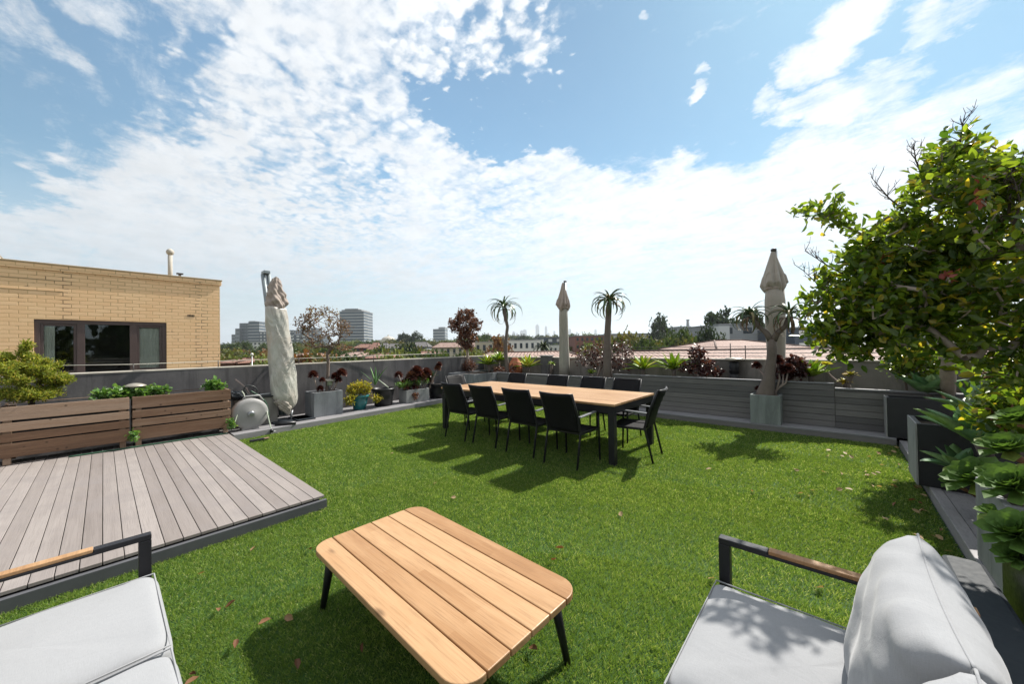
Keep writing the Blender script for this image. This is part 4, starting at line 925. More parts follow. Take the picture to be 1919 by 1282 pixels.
def bush(name, label, cat, base, blobs, n, mat, L, Wd, bark='dead_stem', r0=.025, rt=.004, nt_=30, lv_r=.08, up=.4, group=None, trunk=None, v=None, cup=.12, sides=5, shell=.3, lname='foliage', pw=.45):
    """multi blob plant: branches to points in the blobs, leaves round them. blobs = (centre, radii, weight)"""
    t = thing(name, tuple(base), label, cat, group); T = []
    tw = sum(b[2] for b in blobs)
    for c, r, w in blobs: T.append(ell(max(3, int(nt_*w/tw)), tuple(c), r, shell))
    T = np.concatenate(T); tr = trunk or [tuple(base), tuple(Vector(base).lerp(Vector(tuple(np.mean(T, 0))), .25)), tuple(Vector(base).lerp(Vector(tuple(np.mean(T, 0))), .45))]
    mb, ends = grow(tr, T, r0, rt, pw=pw, sides=sides); mb.build('branches', bark, t)
    E_ = np.array([e[2] for e in ends]); B = np.array([e[1] for e in ends]); idx = RNG.integers(0, len(E_), n); u = RNG.random((n, 1))**.6
    Pp = B[idx]*(1-u)+E_[idx]*u+RNG.normal(size=(n, 3))*lv_r; D = rdir(n, up)+(E_[idx]-B[idx])*1.2; N = rdir(n, .9)
    leaves(lname, Pp, D, N, L*(.65+.7*RNG.random(n)), Wd*(.7+.6*RNG.random(n)), mat, t, v=v, cup=cup, bend=.08); return t, E_

# conifer in the first slatted planter
A = lambda px, py, X=-7.75: tuple(at(px, py, X=X))
bush('conifer_shrub', 'feathery yellow green conifer shrub in the far left slatted planter', 'shrub', A(60, 760), [(A(20, 705, -7.6), (.20, .34, .14), 2), (A(60, 690), (.2, .26, .16), 2.2), (A(96, 712), (.14, .17, .09), 1), (A(48, 658), (.05, .05, .12), .5), (A(30, 742, -7.65), (.16, .30, .08), 2.2), (A(85, 740), (.12, .16, .06), .8), (A(122, 712), (.05, .09, .03), .3), (A(5, 668), (.1, .12, .06), .4)],
     17000, 'leaf_conifer', .042, .012, 'bark_dark', .03, .004, 190, .022, .9)
bush('ivy', 'trailing small leaved ivy spilling over the joint of the slatted planters', 'ivy', A(235, 742), [(A(222, 738, -7.7), (.12, .22, .03), 2), (A(275, 735, -7.7), (.13, .26, .045), 3)], 1500, 'leaf_ivy', .05, .04, 'hose_green', .008, .003, 40, .03, .5)
bush('leafy_clump', 'bright green leafy clump in the planter end beside the hose reel', 'plant', A(405, 730), [(A(404, 723, -7.7), (.12, .13, .05), 3)], 420, 'leaf_ivy', .06, .05, 'hose_green', .008, .003, 20, .03, .8)
for px, py, lb in ((248, 815, 'little leafy weed growing between the two slatted planters'), (434, 795, 'little leafy weed at the foot of the slatted planter by the reel')):
    bush('weed', lb, 'plant', A(px, py+12, -7.44), [(A(px, py, -7.42), (.03, .04, .08), 1)], 120, 'leaf_ivy', .04, .03, 'hose_green', .005, .002, 14, .02, .6)
# bare autumn tree
tb = at(612, 735, X=-8.03)
bush('autumn_tree', 'nearly bare small tree with rusty leaves in the slate grey square pot', 'tree', (tb.x, tb.y, .55), [(A(604, 612, -8.03), (.42, .52, .32), 4), (A(574, 600, -8.1), (.16, .24, .16), 1.2), (A(640, 618, -8.0), (.22, .22, .22), 1.4), (A(602, 583, -8.03), (.25, .34, .10), 1.4), (A(596, 645, -8.03), (.22, .30, .08), 1.), (A(636, 650, -8.03), (.2, .22, .08), .7)], 1500, 'leaf_autumn', .036, .027, 'bark_brown', .034, .0045, 430, .03, .2,
     trunk=[(tb.x, tb.y, .55), A(614, 705, -8.03), A(615, 680, -8.03), A(613, 664, -8.03)], pw=.40)
t = thing('dark_aeonium', A(600, 735), 'dark burgundy rosettes on bare stems under the bare autumn tree', 'succulent'); mb = MB()
hd = [(587, 702, .11), (628, 705, .10), (640, 699, .13), (604, 712, .07), (600, 728, .08), (634, 712, .09)]
for px, py, r in hd: e_ = at(px, py, X=-7.95); mb.tube([(-8.0, e_.y*.5+3.07*.5, .55), e_], [.014, .010], 7)
mb.build('stems', 'dead_stem', t)
for px, py, r in hd: aeonium('rosette', at(px, py, X=-7.95), r*1.1, t, 'leaf_purple', 60, ball=.9)
bush('jade_plant', 'yellow green jade plant bushing out of the teal glazed pot', 'succulent', (-8.0, 3.83, .42), [(A(674, 728, -7.95), (.16, .28, .14), 3), (A(655, 750, -7.85), (.06, .09, .09), 1), (A(708, 748, -7.85), (.05, .10, .05), .6)], 1900, 'leaf_yellow', .052, .026, 'bark_red', .012, .004, 90, .03, .5)
t = agave('upright grey green aloe spears in the wide black pot', at(703, 722, X=-8.1), 9, .55, .05, 'leaf_agave', (1.5, .9), (.0, .35), name='aloe')
MB().tube([at(709, 712, X=-8.0), at(722, 722, X=-7.95), at(728, 727, X=-7.9)], .014, 6).build('flower_stalk', 'hose_pale', t)
t = thing('red_aeonium', A(775, 725, -8.05), 'crowded dark red rosettes in the pale concrete trough', 'succulent'); mb = MB()
hd = [(747, 703, .09), (757, 722, .12), (772, 705, .13), (781, 696, .14), (790, 706, .13), (799, 698, .12), (765, 715, .12), (804, 711, .10), (820, 690, .08), (823, 683, .07), (775, 722, .12)]
for px, py, r in hd: e_ = at(px, py, X=-8.05); mb.tube([(-8.07, e_.y*.6+5.3*.4, .38), e_], [.014, .010], 7)
mb.build('stems', 'dead_stem', t)
for px, py, r in hd: aeonium('rosette', at(px, py, X=-8.05+.12*(px % 3-1)), r*1.5, t, 'leaf_purple' if px % 2 else 'leaf_rust', 64, ball=.9)
agave('spiky green aloe behind the red rosettes near the far left corner', at(809, 706, X=-8.1), 18, .24, .04, 'leaf_ivy', name='aloe', stem=A(809, 730, -8.1))
bush('sedum', 'low yellow green sedum along the trough rim', 'succulent', A(785, 735, -8.0), [(A(754, 722, -7.98), (.07, .17, .10), 1), (A(790, 716, -7.98), (.07, .26, .10), 1.3)], 1300, 'leaf_ivy', .03, .014, 'dead_stem', .006, .003, 30, .03, .8)
bush('trailing_plant', 'small pinkish plant trailing down the front of the trough', 'succulent', A(778, 735, -7.87), [(A(778, 743, -7.86), (.03, .09, .07), 1)], 200, 'leaf_rust', .035, .025, 'dead_stem', .006, .003, 16, .02, .3)
# rust leaved tree in the corner planter
tb = at(876, 700, Y=7.6)
Bq = lambda px, py: tuple(at(px, py, Y=7.6))
bush('rust_leaved_tree', 'small ball crowned tree with dark rust leaves in the far left corner', 'tree', (tb.x, tb.y, .68), [(Bq(870, 608), (.50, .5, .34), 4), (Bq(873, 634), (.36, .36, .20), 1.8), (Bq(875, 650), (.2, .2, .10), .6), (Bq(872, 590), (.38, .36, .16), 1.3), (Bq(852, 605), (.18, .2, .16), .6), (Bq(893, 608), (.16, .2, .2), .6)], 3600, 'leaf_rust', .066, .048, 'bark_pale', .045, .006, 260, .04, .2,
     trunk=[(tb.x, tb.y, .68), Bq(877, 680), Bq(876, 660), Bq(875, 650)])
bush('rusty_shrub', 'low rusty shrub around the foot of the corner tree', 'shrub', Bq(878, 700), [(Bq(878, 686), (.20, .2, .18), 1)], 900, 'leaf_rust', .05, .025, 'dead_stem', .02, .005, 60, .05, .4)
# tangled bush with purple heads behind the table
FT = lambda px, py, Y: tuple(at(px, py, Y=Y))
Cq = lambda px, py, Y=8.0: tuple(at(px, py, Y=Y))
bush('tangled_bush', 'tangled bare pinkish stems with dark purple tufts either side of the thick aloe trunk', 'shrub', Cq(1120, 705), [(Cq(1098, 672), (.34, .2, .26), 2), (Cq(1120, 665), (.3, .2, .3), 2), (Cq(1160, 672), (.42, .2, .28), 3), (Cq(1165, 650), (.28, .2, .14), .7)], 1000, 'leaf_purple', .07, .035, 'dead_stem', .03, .0085, 330, .03, .3, pw=.3)
bush('purple_bush', 'purple leaved succulent bush with pale bare branches by the post light', 'shrub', Cq(1308, 705), [(Cq(1305, 665), (.14, .14, .16), 1.2), (Cq(1318, 682), (.26, .16, .10), 1.4), (Cq(1288, 690), (.16, .14, .12), 1), (Cq(1330, 700), (.26, .14, .06), 1)], 850, 'leaf_purple', .07, .045, 'dead_stem', .026, .007, 110, .035, .5, pw=.35)
bush('purple_bush', 'deep purple succulent bush right beside the right umbrella', 'shrub', Cq(1490, 712, 7.8), [(Cq(1488, 690, 7.8), (.17, .14, .15), 1), (Cq(1470, 700, 7.8), (.1, .1, .1), .6)], 1000, 'leaf_purple', .07, .05, 'dead_stem', .02, .007, 60, .035, .5)
bush('dwarf_red_succulent', 'low reddish succulents at the foot of the first tree aloe', 'succulent', Cq(950, 706, 7.8), [(Cq(935, 695, 7.85), (.22, .1, .09), 1), (Cq(962, 690, 7.85), (.1, .1, .1), .5)], 500, 'leaf_rust', .05, .035, 'dead_stem', .014, .006, 50, .03, .5)
# row at the right: agaves, aeoniums
agave('large grey green agave in the dark pot at the right end of the ledge', at(1738, 738, X=.95), 16, .44, .24, 'leaf_agave', (1.45, .5), (.0, .3), (.95, 7.42, .6))
agave('big pointed grey green agave sprawling over the tall dark pot', at(1838, 828, Y=4.7), 17, .44, .25, 'leaf_agave', (1.45, .40), (.0, .35), (.95, 4.75, .3))
agave('small pointed agave leaning over the right kerb', at(1800, 880, Y=4.55), 13, .28, .14, 'leaf_agave', (1.4, .3), (.05, .35), (.95, 4.6, .3))
agave('pointed agave rising behind, next to the pale trunk', at(1862, 790, Y=5.3), 15, .48, .19, 'leaf_agave', (1.4, .4), (.05, .3), (1.25, 5.3, .3))
for i, (px, py, yy_, r, lb) in enumerate(((1834, 902, 3.95, .24, 'largest flat green rosette hanging over the right kerb'), (1888, 846, 3.75, .19, 'green rosette above and behind the largest one'), (1908, 1004, 2.78, .17, 'green rosette in the black pot nearest to the viewer'), (1905, 915, 3.25, .19, 'green rosette over the pale concrete pot at the picture edge'),
                              (1868, 968, 3.25, .11, 'small green rosette below the largest one'), (1912, 790, 3.6, .16, 'green rosette high at the right picture edge'), (1880, 900, 3.45, .15, 'green rosette between the large one and the picture edge'), (1790, 905, 4.5, .12, 'small green rosette left of the largest one'), (1905, 1045, 2.72, .10, 'lowest small green rosette drooping over the nearest black pot'))):
    c = at(px, py, Y=yy_); t = thing('green_aeonium', tuple(c), lb, 'succulent', 'green rosettes on the right'); aeonium('rosette', c, r*.88, t, 'leaf_aeonium', 38, (.35+random.uniform(-.2, .2), -.45+random.uniform(-.2, .2))); MB().tube([(c.x+.28, yy_+.05, max(.45, c.z-.25)), (c.x+.10, yy_+.02, c.z-.08), c-Vector((0, 0, .01))], [.024, .022, .018], 8).build('stem', 'bark_red', t)
# yellow shrubs
bush('yellow_shrub', 'golden yellow leaved shrub glowing in front of the pale trunk', 'shrub', tuple(at(1770, 750, X=1.05)), [(tuple(at(1742, 672, X=1.12)), (.09, .14, .14), 2), (tuple(at(1750, 705, X=1.12)), (.08, .12, .14), 1)], 330, 'leaf_yellow', .075, .055, 'bark_red', .016, .005, 40, .04, .5)
bush('yellow_shrub', 'yellow edged dark shrub left of the golden one', 'shrub', tuple(at(1700, 735, X=.8)), [(tuple(at(1676, 690, X=.75)), (.10, .2, .12), 1), (tuple(at(1705, 665, X=.8)), (.16, .2, .16), 1.2)], 520, 'leaf_yellow', .055, .035, 'bark_dark', .016, .005, 60, .05, .5, v=RNG.random(520)**1.3)
bush('dark_shrub', 'dark green small leaved shrub behind the ledge end pots', 'shrub', (.95, 7.9, .66), [(tuple(at(1712, 680, Y=7.9)), (.30, .18, .22), 1)], 1300, 'leaf_camellia', .06, .04, 'bark_dark', .02, .006, 70, .06, .4)
bush('leafy_shrub', 'mixed green and yellow leafy shrub behind the agaves at the right edge', 'shrub', (1.3, 4.3, .3), [(FT(1900, 730, 4.4), (.18, .3, .20), 1.6), (FT(1908, 790, 4.2), (.2, .25, .16), 1)], 900, 'leaf_camellia', .07, .045, 'bark_red', .018, .006, 90, .05, .4)
# two broad leaved trees
def big_tree(label, trunk, blobs, n, L, nt_, r0, group, flowers=0, twigs=()):
    t, E_ = bush('broad_leaved_tree', label, 'tree', trunk[0], blobs, n, 'leaf_camellia', L, L*.56, 'bark_pale', r0, .0045, nt_, .04, .35, group, trunk, None, .22, 6, .35, pw=.5)
    for tw in twigs:
        mb = MB(); mb.tube([Vector(q) for q in tw], [.007, .004, .002][:len(tw)] if len(tw) <= 3 else [.007]*(len(tw)-1)+[.002], 5)
        a, b = Vector(tw[-2]), Vector(tw[-1])
        for k in range(16):
            s0 = Vector(tw[-3]).lerp(a, random.random()) if k % 3 == 0 else a.lerp(b, random.random()); e0 = s0+Vector((random.uniform(-.05, .05), random.uniform(-.05, .05), random.uniform(.02, .07)))
            e1 = e0+Vector((random.uniform(-.02, .02), random.uniform(-.02, .02), random.uniform(.02, .05))); mb.tube([s0, e0, e1], [.0024, .0016, .0009], 4)
            mb.tube([e0, e0+Vector((random.uniform(-.03, .03), random.uniform(-.03, .03), random.uniform(.0, .03)))], [.0014, .0008], 4)
        mb.build('bare_twig', 'bark_dark', t)
    if flowers:
        for k in range(flowers):
            e_ = E_[RNG.integers(len(E_))]; D = rdir(14, .2); leaves('flower', np.repeat([e_], 14, 0)+RNG.normal(size=(14, 3))*.01, D, rdir(14, .3), .04, .03, 'leaf_pink', t)
    return t
trk = [tuple(at(1776, 790, X=1.15)), tuple(at(1776, 730, X=1.12)), tuple(at(1777, 690, X=1.10)), tuple(at(1772, 655, X=1.08)), tuple(at(1770, 610, X=1.05))]
big_tree('broad leaved tree with the thick pale trunk, the farther of the two on the right', trk,
         [(FT(1735, 540, 6.6), (.55, .6, .50), 4), (FT(1690, 600, 6.5), (.28, .45, .34), 1.6), (FT(1790, 500, 6.7), (.55, .6, .50), 3), (FT(1840, 610, 6.4), (.4, .5, .3), 1.5)],
         3300, .09, 200, .075, None, 0)
trk = [(1.35, 3.55, .1), (1.33, 3.55, .8), (1.30, 3.52, 1.25), (1.22, 3.50, 1.6)]
big_tree('broad leaved tree arching into the upper right, its crown nearest to the viewer', trk,
         [(FT(1780, 420, 3.5), (.36, .45, .32), 4), (FT(1800, 330, 3.5), (.24, .3, .17), 1.6), (FT(1880, 480, 3.3), (.36, .45, .45), 4), (FT(1700, 470, 3.6), (.30, .36, .26), 3), (FT(1615, 465, 3.6), (.14, .2, .10), .55), (FT(1555, 415, 3.5), (.10, .12, .05), .3), (FT(1503, 395, 3.5), (.07, .06, .03), .13), (FT(1560, 385, 3.5), (.03, .04, .07), .12), (FT(1740, 560, 3.6), (.34, .4, .22), 2.6), (FT(1850, 600, 3.4), (.34, .4, .28), 3), (FT(1908, 680, 3.3), (.13, .3, .13), .7), (FT(1802, 275, 3.5), (.08, .1, .06), .35),
          (FT(1640, 575, 3.4), (.26, .36, .22), 3), (FT(1562, 590, 3.3), (.16, .24, .19), 1.5), (FT(1600, 660, 3.3), (.10, .18, .05), .45), (FT(1650, 500, 3.5), (.18, .3, .14), 1.3), (FT(1538, 632, 3.25), (.05, .14, .06), .3), (FT(1545, 520, 3.4), (.07, .1, .05), .3), (FT(1670, 640, 3.3), (.12, .3, .07), .5)],
         11000, .058, 620, .06, None, 5,
         [(FT(1800, 300, 3.5), FT(1800, 262, 3.5), FT(1806, 222, 3.5)), (FT(1730, 330, 3.5), FT(1716, 300, 3.5), FT(1712, 270, 3.5)), (FT(1890, 400, 3.3), FT(1895, 350, 3.3), FT(1912, 305, 3.3)), (FT(1870, 400, 3.3), FT(1872, 350, 3.3), FT(1880, 322, 3.3)), (FT(1700, 400, 3.5), FT(1665, 370, 3.5), FT(1633, 332, 3.5)), (FT(1900, 420, 3.2), FT(1912, 380, 3.2), FT(1900, 335, 3.2)), (FT(1590, 520, 3.4), FT(1555, 500, 3.4), FT(1508, 470, 3.4)), (FT(1560, 560, 3.3), FT(1530, 530, 3.3), FT(1503, 505, 3.3))])
# ------------------------------------------------------------------ hose reel, tap, odds and ends
t = thing('hose_reel', (-7.65, 1.72, .106), 'round pale grey hose reel standing beside the slatted planter', 'hose reel')
Rx = Matrix(((0, 0, 1), (1, 0, 0), (0, 1, 0))) ; c = at(468, 777, X=-7.62)
c = Vector((-7.62, c.y, .375)); MB().lathe([(.20, -.09), (.255, -.085), (.265, -.06), (.265, .05), (.25, .075), (.20, .085), (.08, .088), (.06, .10), (.04, .10), (.03, .09)], c, 40, None, Rx).build('drum_cover', 'reel', t)
MB().lathe([(.055, .101), (.05, .115), (.02, .118)], c, 20, None, Rx).build('hub', 'galv', t); MB().box((-7.70, c.y-.13, .106), (-7.55, c.y+.13, .14)).build('foot', 'reel', t, .01); MB().tube([c+Vector((0, -.12, .22)), c+Vector((0, -.06, .30)), c+Vector((0, .14, .30)), c+Vector((0, .20, .2))], .016, 8).build('handle', 'reel', t)
t = thing('low_box', (-8.0, 1.95, .1), 'low grey rendered box behind the hose reel', 'box'); MB().box((-8.24, 1.52, .106), (-7.86, 2.18, .60)).build('body', 'render_wall', t, .006); MB().box((-8.26, 1.50, .601), (-7.84, 2.20, .625)).build('lid', 'pot_dark', t, .005)
t = thing('cloth_bundle', (-7.9, 1.55, .6), 'dark blue grey bundle lying between planter and reel', 'bundle'); cushion('bundle_cloth', (-7.85, 1.53, .69), (.12, .13, .06), 'chest', t, 5, p=2.6, wr=.012)
def hose(label, pts, r, mat, name='garden_hose'):
    t = thing(name, tuple(pts[0]), label, 'hose'); P_ = [Vector(p) for p in pts]; out = []
    for i in range(len(P_)-1):
        p0, p1, p2, p3 = P_[max(i-1, 0)], P_[i], P_[i+1], P_[min(i+2, len(P_)-1)]
        for k in range(8):
            u = k/8; out.append(.5*((2*p1)+(p2-p0)*u+(2*p0-5*p1+4*p2-p3)*u*u+(3*p1-p0-3*p2+p3)*u**3))
    out.append(P_[-1]); MB().tube(out, r, 8).build('tube', mat, t); return t
h_ = lambda px, py, X=-7.7: at(px, py, X=X)
hose('green garden hose looping down past the right of the reel', [h_(470, 733), h_(485, 742), h_(498, 755), h_(503, 775), h_(503, 782)], .013, 'hose_green')
hose('dark hose loop tied above the hose reel', [h_(459, 731), h_(463, 738), h_(475, 741), h_(482, 732), h_(474, 724), h_(461, 724), h_(458, 733), h_(470, 741), h_(490, 741)], .011, 'hose_dark')
hose('pale hose length ending at a valve on the kerb edge', [h_(498, 762, -7.6), h_(502, 780, -7.5), h_(507, 800, -7.42), h_(509, 814, -7.35)], .010, 'hose_pale')
hose('thin grey hose curving down to the left of the reel', [h_(453, 733, -7.7), h_(458, 742, -7.65), h_(456, 758, -7.6), h_(446, 775, -7.55), h_(440, 792, -7.5)], .008, 'hose_pale')
hose('green hose lying along the back edge of the deck', [(-7.44, -.3, .13), (-7.42, .3, .133), (-7.43, .9, .131), (-7.40, 1.34, .132)], .010, 'hose_green')
t = thing('water_pipe', (-8.1, 1.6, .6), 'bare wooden stake leaning behind the hose loop', 'stake'); MB().tube([h_(441, 711, -8.1), h_(462, 728, -8.05), h_(470, 745, -8.0)], .014, 8).build('stake', 'dead_stem', t)
t = thing('garden_tap', (-8.2, 2.0, .7), 'small horizontal tap pipe on the low box', 'tap'); MB().tube([(-7.9, 1.62, .65), (-7.9, 2.12, .66), (-7.9, 2.15, .63)], .014, 8).build('pipe', 'galv', t); MB().tube([(-7.9, 1.9, .66), (-7.9, 1.9, .70)], .010, 6).build('valve', 'hose_dark', t)
t = thing('hose_valve', tuple(h_(509, 808, -7.33)), 'dark valve fitting at the end of the pale hose on the kerb', 'valve'); q_ = h_(509, 808, -7.33); MB().lathe([(.02, -.03), (.026, 0), (.02, .03)], q_, 12).build('body', 'black_plastic', t); MB().tube([q_, q_+Vector((.03, .05, -.01))], .006, 6).build('lever', 'galv', t)
# offcut lying on the grass
q_ = at(487, 822, z=.03); t = thing('timber_offcut', tuple(q_), 'short dark timber offcut lying on the turf beside the kerb', 'offcut'); MB().bar(at(468, 827, z=.035), at(502, 821, z=.035), .05, .03).build('block', 'pot_dark', t, .004); MB().bar(at(495, 822, z=.057), at(504, 820, z=.057), .04, .008).build('end_grain', 'slat', t)
# blue grey tray on the kerb by the square pot
t = thing('flat_tray', (-7.9, 2.6, .1), 'flat bluish tray lying on the kerb between umbrella and square pot', 'tray'); MB().box((-8.2, 2.45, .107), (-7.72, 2.76, .125)).build('tray', 'chest', t, .006); MB().box((-8.17, 2.48, .1255), (-7.75, 2.73, .13)).build('inset', 'pole_grey', t)
# sun bleached stones and a wheeled saucer near the trough
for px, py, lb in ((743, 745, 'small pale stone on the kerb between black pot and trough'), (648, 760, 'small white stone left of the teal pot')):
    q_ = at(px, py, z=.13); t = thing('stone', tuple(q_), lb, 'stone'); cushion('rock', (q_.x, q_.y, .125), (.04, .05, .022), 'coping', t, 2, p=2.2, wr=.006)

# ------------------------------------------------------------------ fallen leaves
def leaf_obj():
    me = leaves('fallen_leaf', [(-.03, 0, 0)], [(1, 0, 0)], [(0, 0, 1)], .06, .032, 'leaf_dry', cup=.35, bend=-.15); return me
protos = []
for k in range(4):
    o_ = leaves('fallen_leaf', [(-.025, 0, .0)], [(1, 0, .1)], [(0, .15*k, 1)], .052, .024+.004*k, 'leaf_dry', v=[(.1, .45, .75, .95)[k]], cup=.5-.1*k, bend=-.25+.1*k); protos.append(o_)
spots = [(288, 1047, 0), (200, 1073, 0), (118, 1098, 0), (68, 1113, 0), (36, 1122, 0), (424, 1007, 1), (432, 1136, 0), (408, 1146, 1), (475, 1030, 2), (495, 1169, 1), (440, 1213, 0), (361, 1267, 0), (360, 1280, 1),
         (556, 1252, 0), (680, 1217, 0), (1000, 1220, 1), (1048, 1030, 0), (1037, 1052, 0), (998, 1062, 1), (816, 906, 3), (850, 933, 3), (565, 805, 3), (735, 850, 3), (1536, 1103, 3)]
for i in range(62):
    px = random.uniform(1560, 1800); py = random.uniform(835, 1040)
    if px < 1600+(py-835)*.35: continue
    spots.append((px, py, random.choice((2, 3, 3, 1))))
for i in range(22): spots.append((random.uniform(1480, 1680), random.uniform(838, 930), 3))
for i in range(16): spots.append((random.uniform(330, 1500), random.uniform(860, 1180), random.choice((1, 2, 3))))
LB = ['single curled reddish brown fallen leaf on the turf in the left foreground', 'single dull brown fallen leaf on the open turf', 'single tan fallen leaf on the turf near the right kerb', 'single bleached pale fallen leaf on the turf']
n_l = 0; used = set()
for px, py, k in spots:
    q_ = at(px, py, z=.028)
    if q_.x > .6 or q_.x < -7.3 or (q_.x < -3.5 and q_.y < 1.4) or q_.y > 7.1: continue
    o_ = protos[k]
    if k in used: o_ = protos[k].copy(); COL.objects.link(o_)
    used.add(k); o_.location = (q_.x, q_.y, .030); o_.rotation_euler = (random.uniform(-.4, .4), random.uniform(-.4, .4), random.uniform(0, 6.28)); s_ = random.uniform(.75, 1.25); o_.scale = (s_, s_, s_)
    w_ = ('by the ledge end' if q_.y > 6 else 'near the potted forked aloe' if q_.y > 5.6 and q_.x < 0 else 'along the right kerb under the tree' if q_.x > .3 else 'in the leaf litter left of the right kerb' if q_.x > -.3 and q_.y > 2.6 else 'near the arm of the right sofa' if q_.x > -.9 and q_.y > 1.4 else 'beside the coffee table' if q_.x > -2.3 and q_.y < 1.7 else 'between coffee table and dining chairs' if q_.y > 1.7 and q_.x < -.9 and q_.y < 3.4 else 'by the front edge of the deck' if q_.x < -3.1 and q_.y < 1.6 else 'between left sofa and coffee table' if q_.y < 1.2 else 'on the open turf past the coffee table')
    tag(o_, 'curled reddish,dull brown,tan,bleached pale'.split(',')[k]+' fallen leaf '+w_, 'fallen leaf', 'fallen leaves'+(' reddish', ' brown', ' tan', ' pale')[k]); n_l += 1

# ------------------------------------------------------------------ beyond the terrace
def frame(px, D):
    """ground point at depth D seen at px, with unit vectors right / away"""
    q_ = at(px, 650, D=D); return Vector((q_.x, q_.y, GZ)), Vector((_r[0], _r[1], 0)), Vector((_f[0], _f[1], 0)).normalized()
def zpx(px, py, D): return at(px, py, D=D).z
def obox(mb, o, rx, fy, x0, x1, y0, y1, z0, z1, rnd=None):
    vs = [o+rx*x+fy*y+Vector((0, 0, z-o.z)) for z in (z0, z1) for x, y in ((x0, y0), (x1, y0), (x1, y1), (x0, y1))]
    mb.add(vs, [(0, 3, 2, 1), (4, 5, 6, 7), (0, 1, 5, 4), (1, 2, 6, 5), (2, 3, 7, 6), (3, 0, 4, 7)], rnd)
def rot2(rx, fy, a): return rx*cos(a)+fy*sin(a), fy*cos(a)-rx*sin(a)
def block(name, label, cat, px0, px1, py, D, wall, win=None, floors=0, cols=0, depth=None, band=False, yaw=0, group=None, roof=True, steps=None, z0=GZ):
    o, rx, fy = frame((px0+px1)/2, D); w = (px1-px0)/FPX*D; zt = zpx((px0+px1)/2, py, D); dp = depth or w*.6; rx, fy = rot2(rx, fy, yaw)
    t = thing(name, tuple(o), label, cat, group); mb = MB(); obox(mb, o, rx, fy, -w/2, w/2, 0, dp, GZ, zt)
    if steps:
        for a, b, pyt in steps: obox(mb, o, rx, fy, -w/2+w*a, -w/2+w*b, dp*.05, dp*.95, zt-.1, zpx((px0+px1)/2, pyt, D))
    mb.build('wall', wall, t)
    if roof:
        rb = MB(); obox(rb, o, rx, fy, -w/2-.02*w, w/2+.02*w, -.02*w, dp+.02*w, zt+.005, zt+max(.02*w, .15)); rb.build('roof', 'wall_grey', t)
    e = .004*w+.03
    if floors:
        h = (zt-z0)/floors
        if band:
            for k in range(floors):
                b_ = MB(); obox(b_, o, rx, fy, -w/2-e, w/2+e, -e, dp+e, z0+h*(k+.30), z0+h*(k+.78)); b_.build('window_band', win, t)
                b_ = MB(); obox(b_, o, rx, fy, -w/2-5*e, w/2+5*e, -5*e, dp*.5, z0+h*(k+.02), z0+h*(k+.10)); b_.build('balcony', 'wall_white', t)
        else:
            for k in range(floors):
                for c_ in range(cols):
                    a = -w/2+w*(c_+.28)/cols; b_ = MB(); obox(b_, o, rx, fy, a, a+w*.44/cols, -e, .05, z0+h*(k+.35), z0+h*(k+.78)); b_.build('window', win, t)
    return t
def roofed(name, label, px0, px1, py_e, py_r, D, wall, roofm, yaw=0, cols=4, floors=2, hip=.25, depth=None, group=None, wins=True, chimney=None, cat='house', over=.5):
    o, rx, fy = frame((px0+px1)/2, D); w = (px1-px0)/FPX*D; c_ = (px0+px1)/2; ze = zpx(c_, py_e, D); dp = depth or min(w*.7, 14); zr = zpx(c_, py_r, D+dp/2); rx, fy = rot2(rx, fy, yaw)
    t = thing(name, tuple(o), label, cat, group); mb = MB(); obox(mb, o, rx, fy, -w/2, w/2, 0, dp, GZ, ze); mb.build('wall', wall, t)
    pt = lambda x, y, z: o+rx*x+fy*y+Vector((0, 0, z-o.z)); ov = over
    A_ = [pt(-w/2-ov, -ov, ze), pt(w/2+ov, -ov, ze), pt(w/2+ov, dp+ov, ze), pt(-w/2-ov, dp+ov, ze)]; hx = w*hip; R_ = [pt(-w/2+hx, dp/2, zr), pt(w/2-hx, dp/2, zr)]
    A2 = [q-Vector((0, 0, .12)) for q in A_]
    rb = MB().add(A_+R_+A2, [(0, 1, 5, 4), (1, 2, 5), (2, 3, 4, 5), (3, 0, 4), (6, 7, 1, 0), (7, 8, 2, 1), (8, 9, 3, 2), (9, 6, 0, 3), (9, 8, 7, 6)])
    sl = sqrt((dp/2)**2+(zr-ze)**2); rb.uv = {0: [(0, 0), (w, 0), (w-hx, sl), (hx, sl)], 1: [(0, 0), (dp, 0), (dp/2, sl)], 2: [(0, 0), (w, 0), (w-hx, sl), (hx, sl)], 3: [(0, 0), (dp, 0), (dp/2, sl)]}
    ro = rb.build('roof', roofm, t)
    rd = MB().tube([R_[0]+Vector((0, 0, .02)), R_[1]+Vector((0, 0, .02))], .09, 6)
    for a, b in ((0, 0), (3, 0), (1, 1), (2, 1)): rd.tube([A_[a]+Vector((0, 0, .03)), R_[b]+Vector((0, 0, .03))], .08, 6)
    rd.build('ridge_caps', roofm, ro)
    if chimney is not None:
        cb_ = MB(); obox(cb_, o, rx, fy, w*chimney-.4, w*chimney+.4, dp*.45, dp*.55, ze, zr+1.0); cb_.build('chimney', 'wall_redbrick', ro)
    if wins:
        h = 2.9
        for k in range(floors):
            zt = ze-.4-h*k
            for c2 in range(cols):
                a = -w/2+w*(c2+.3)/cols; b_ = MB(); obox(b_, o, rx, fy, a, a+min(w*.4/cols, 1.6), -.05, .03, zt-1.3, zt); b_.build('window', 'win_far', t)
    return t
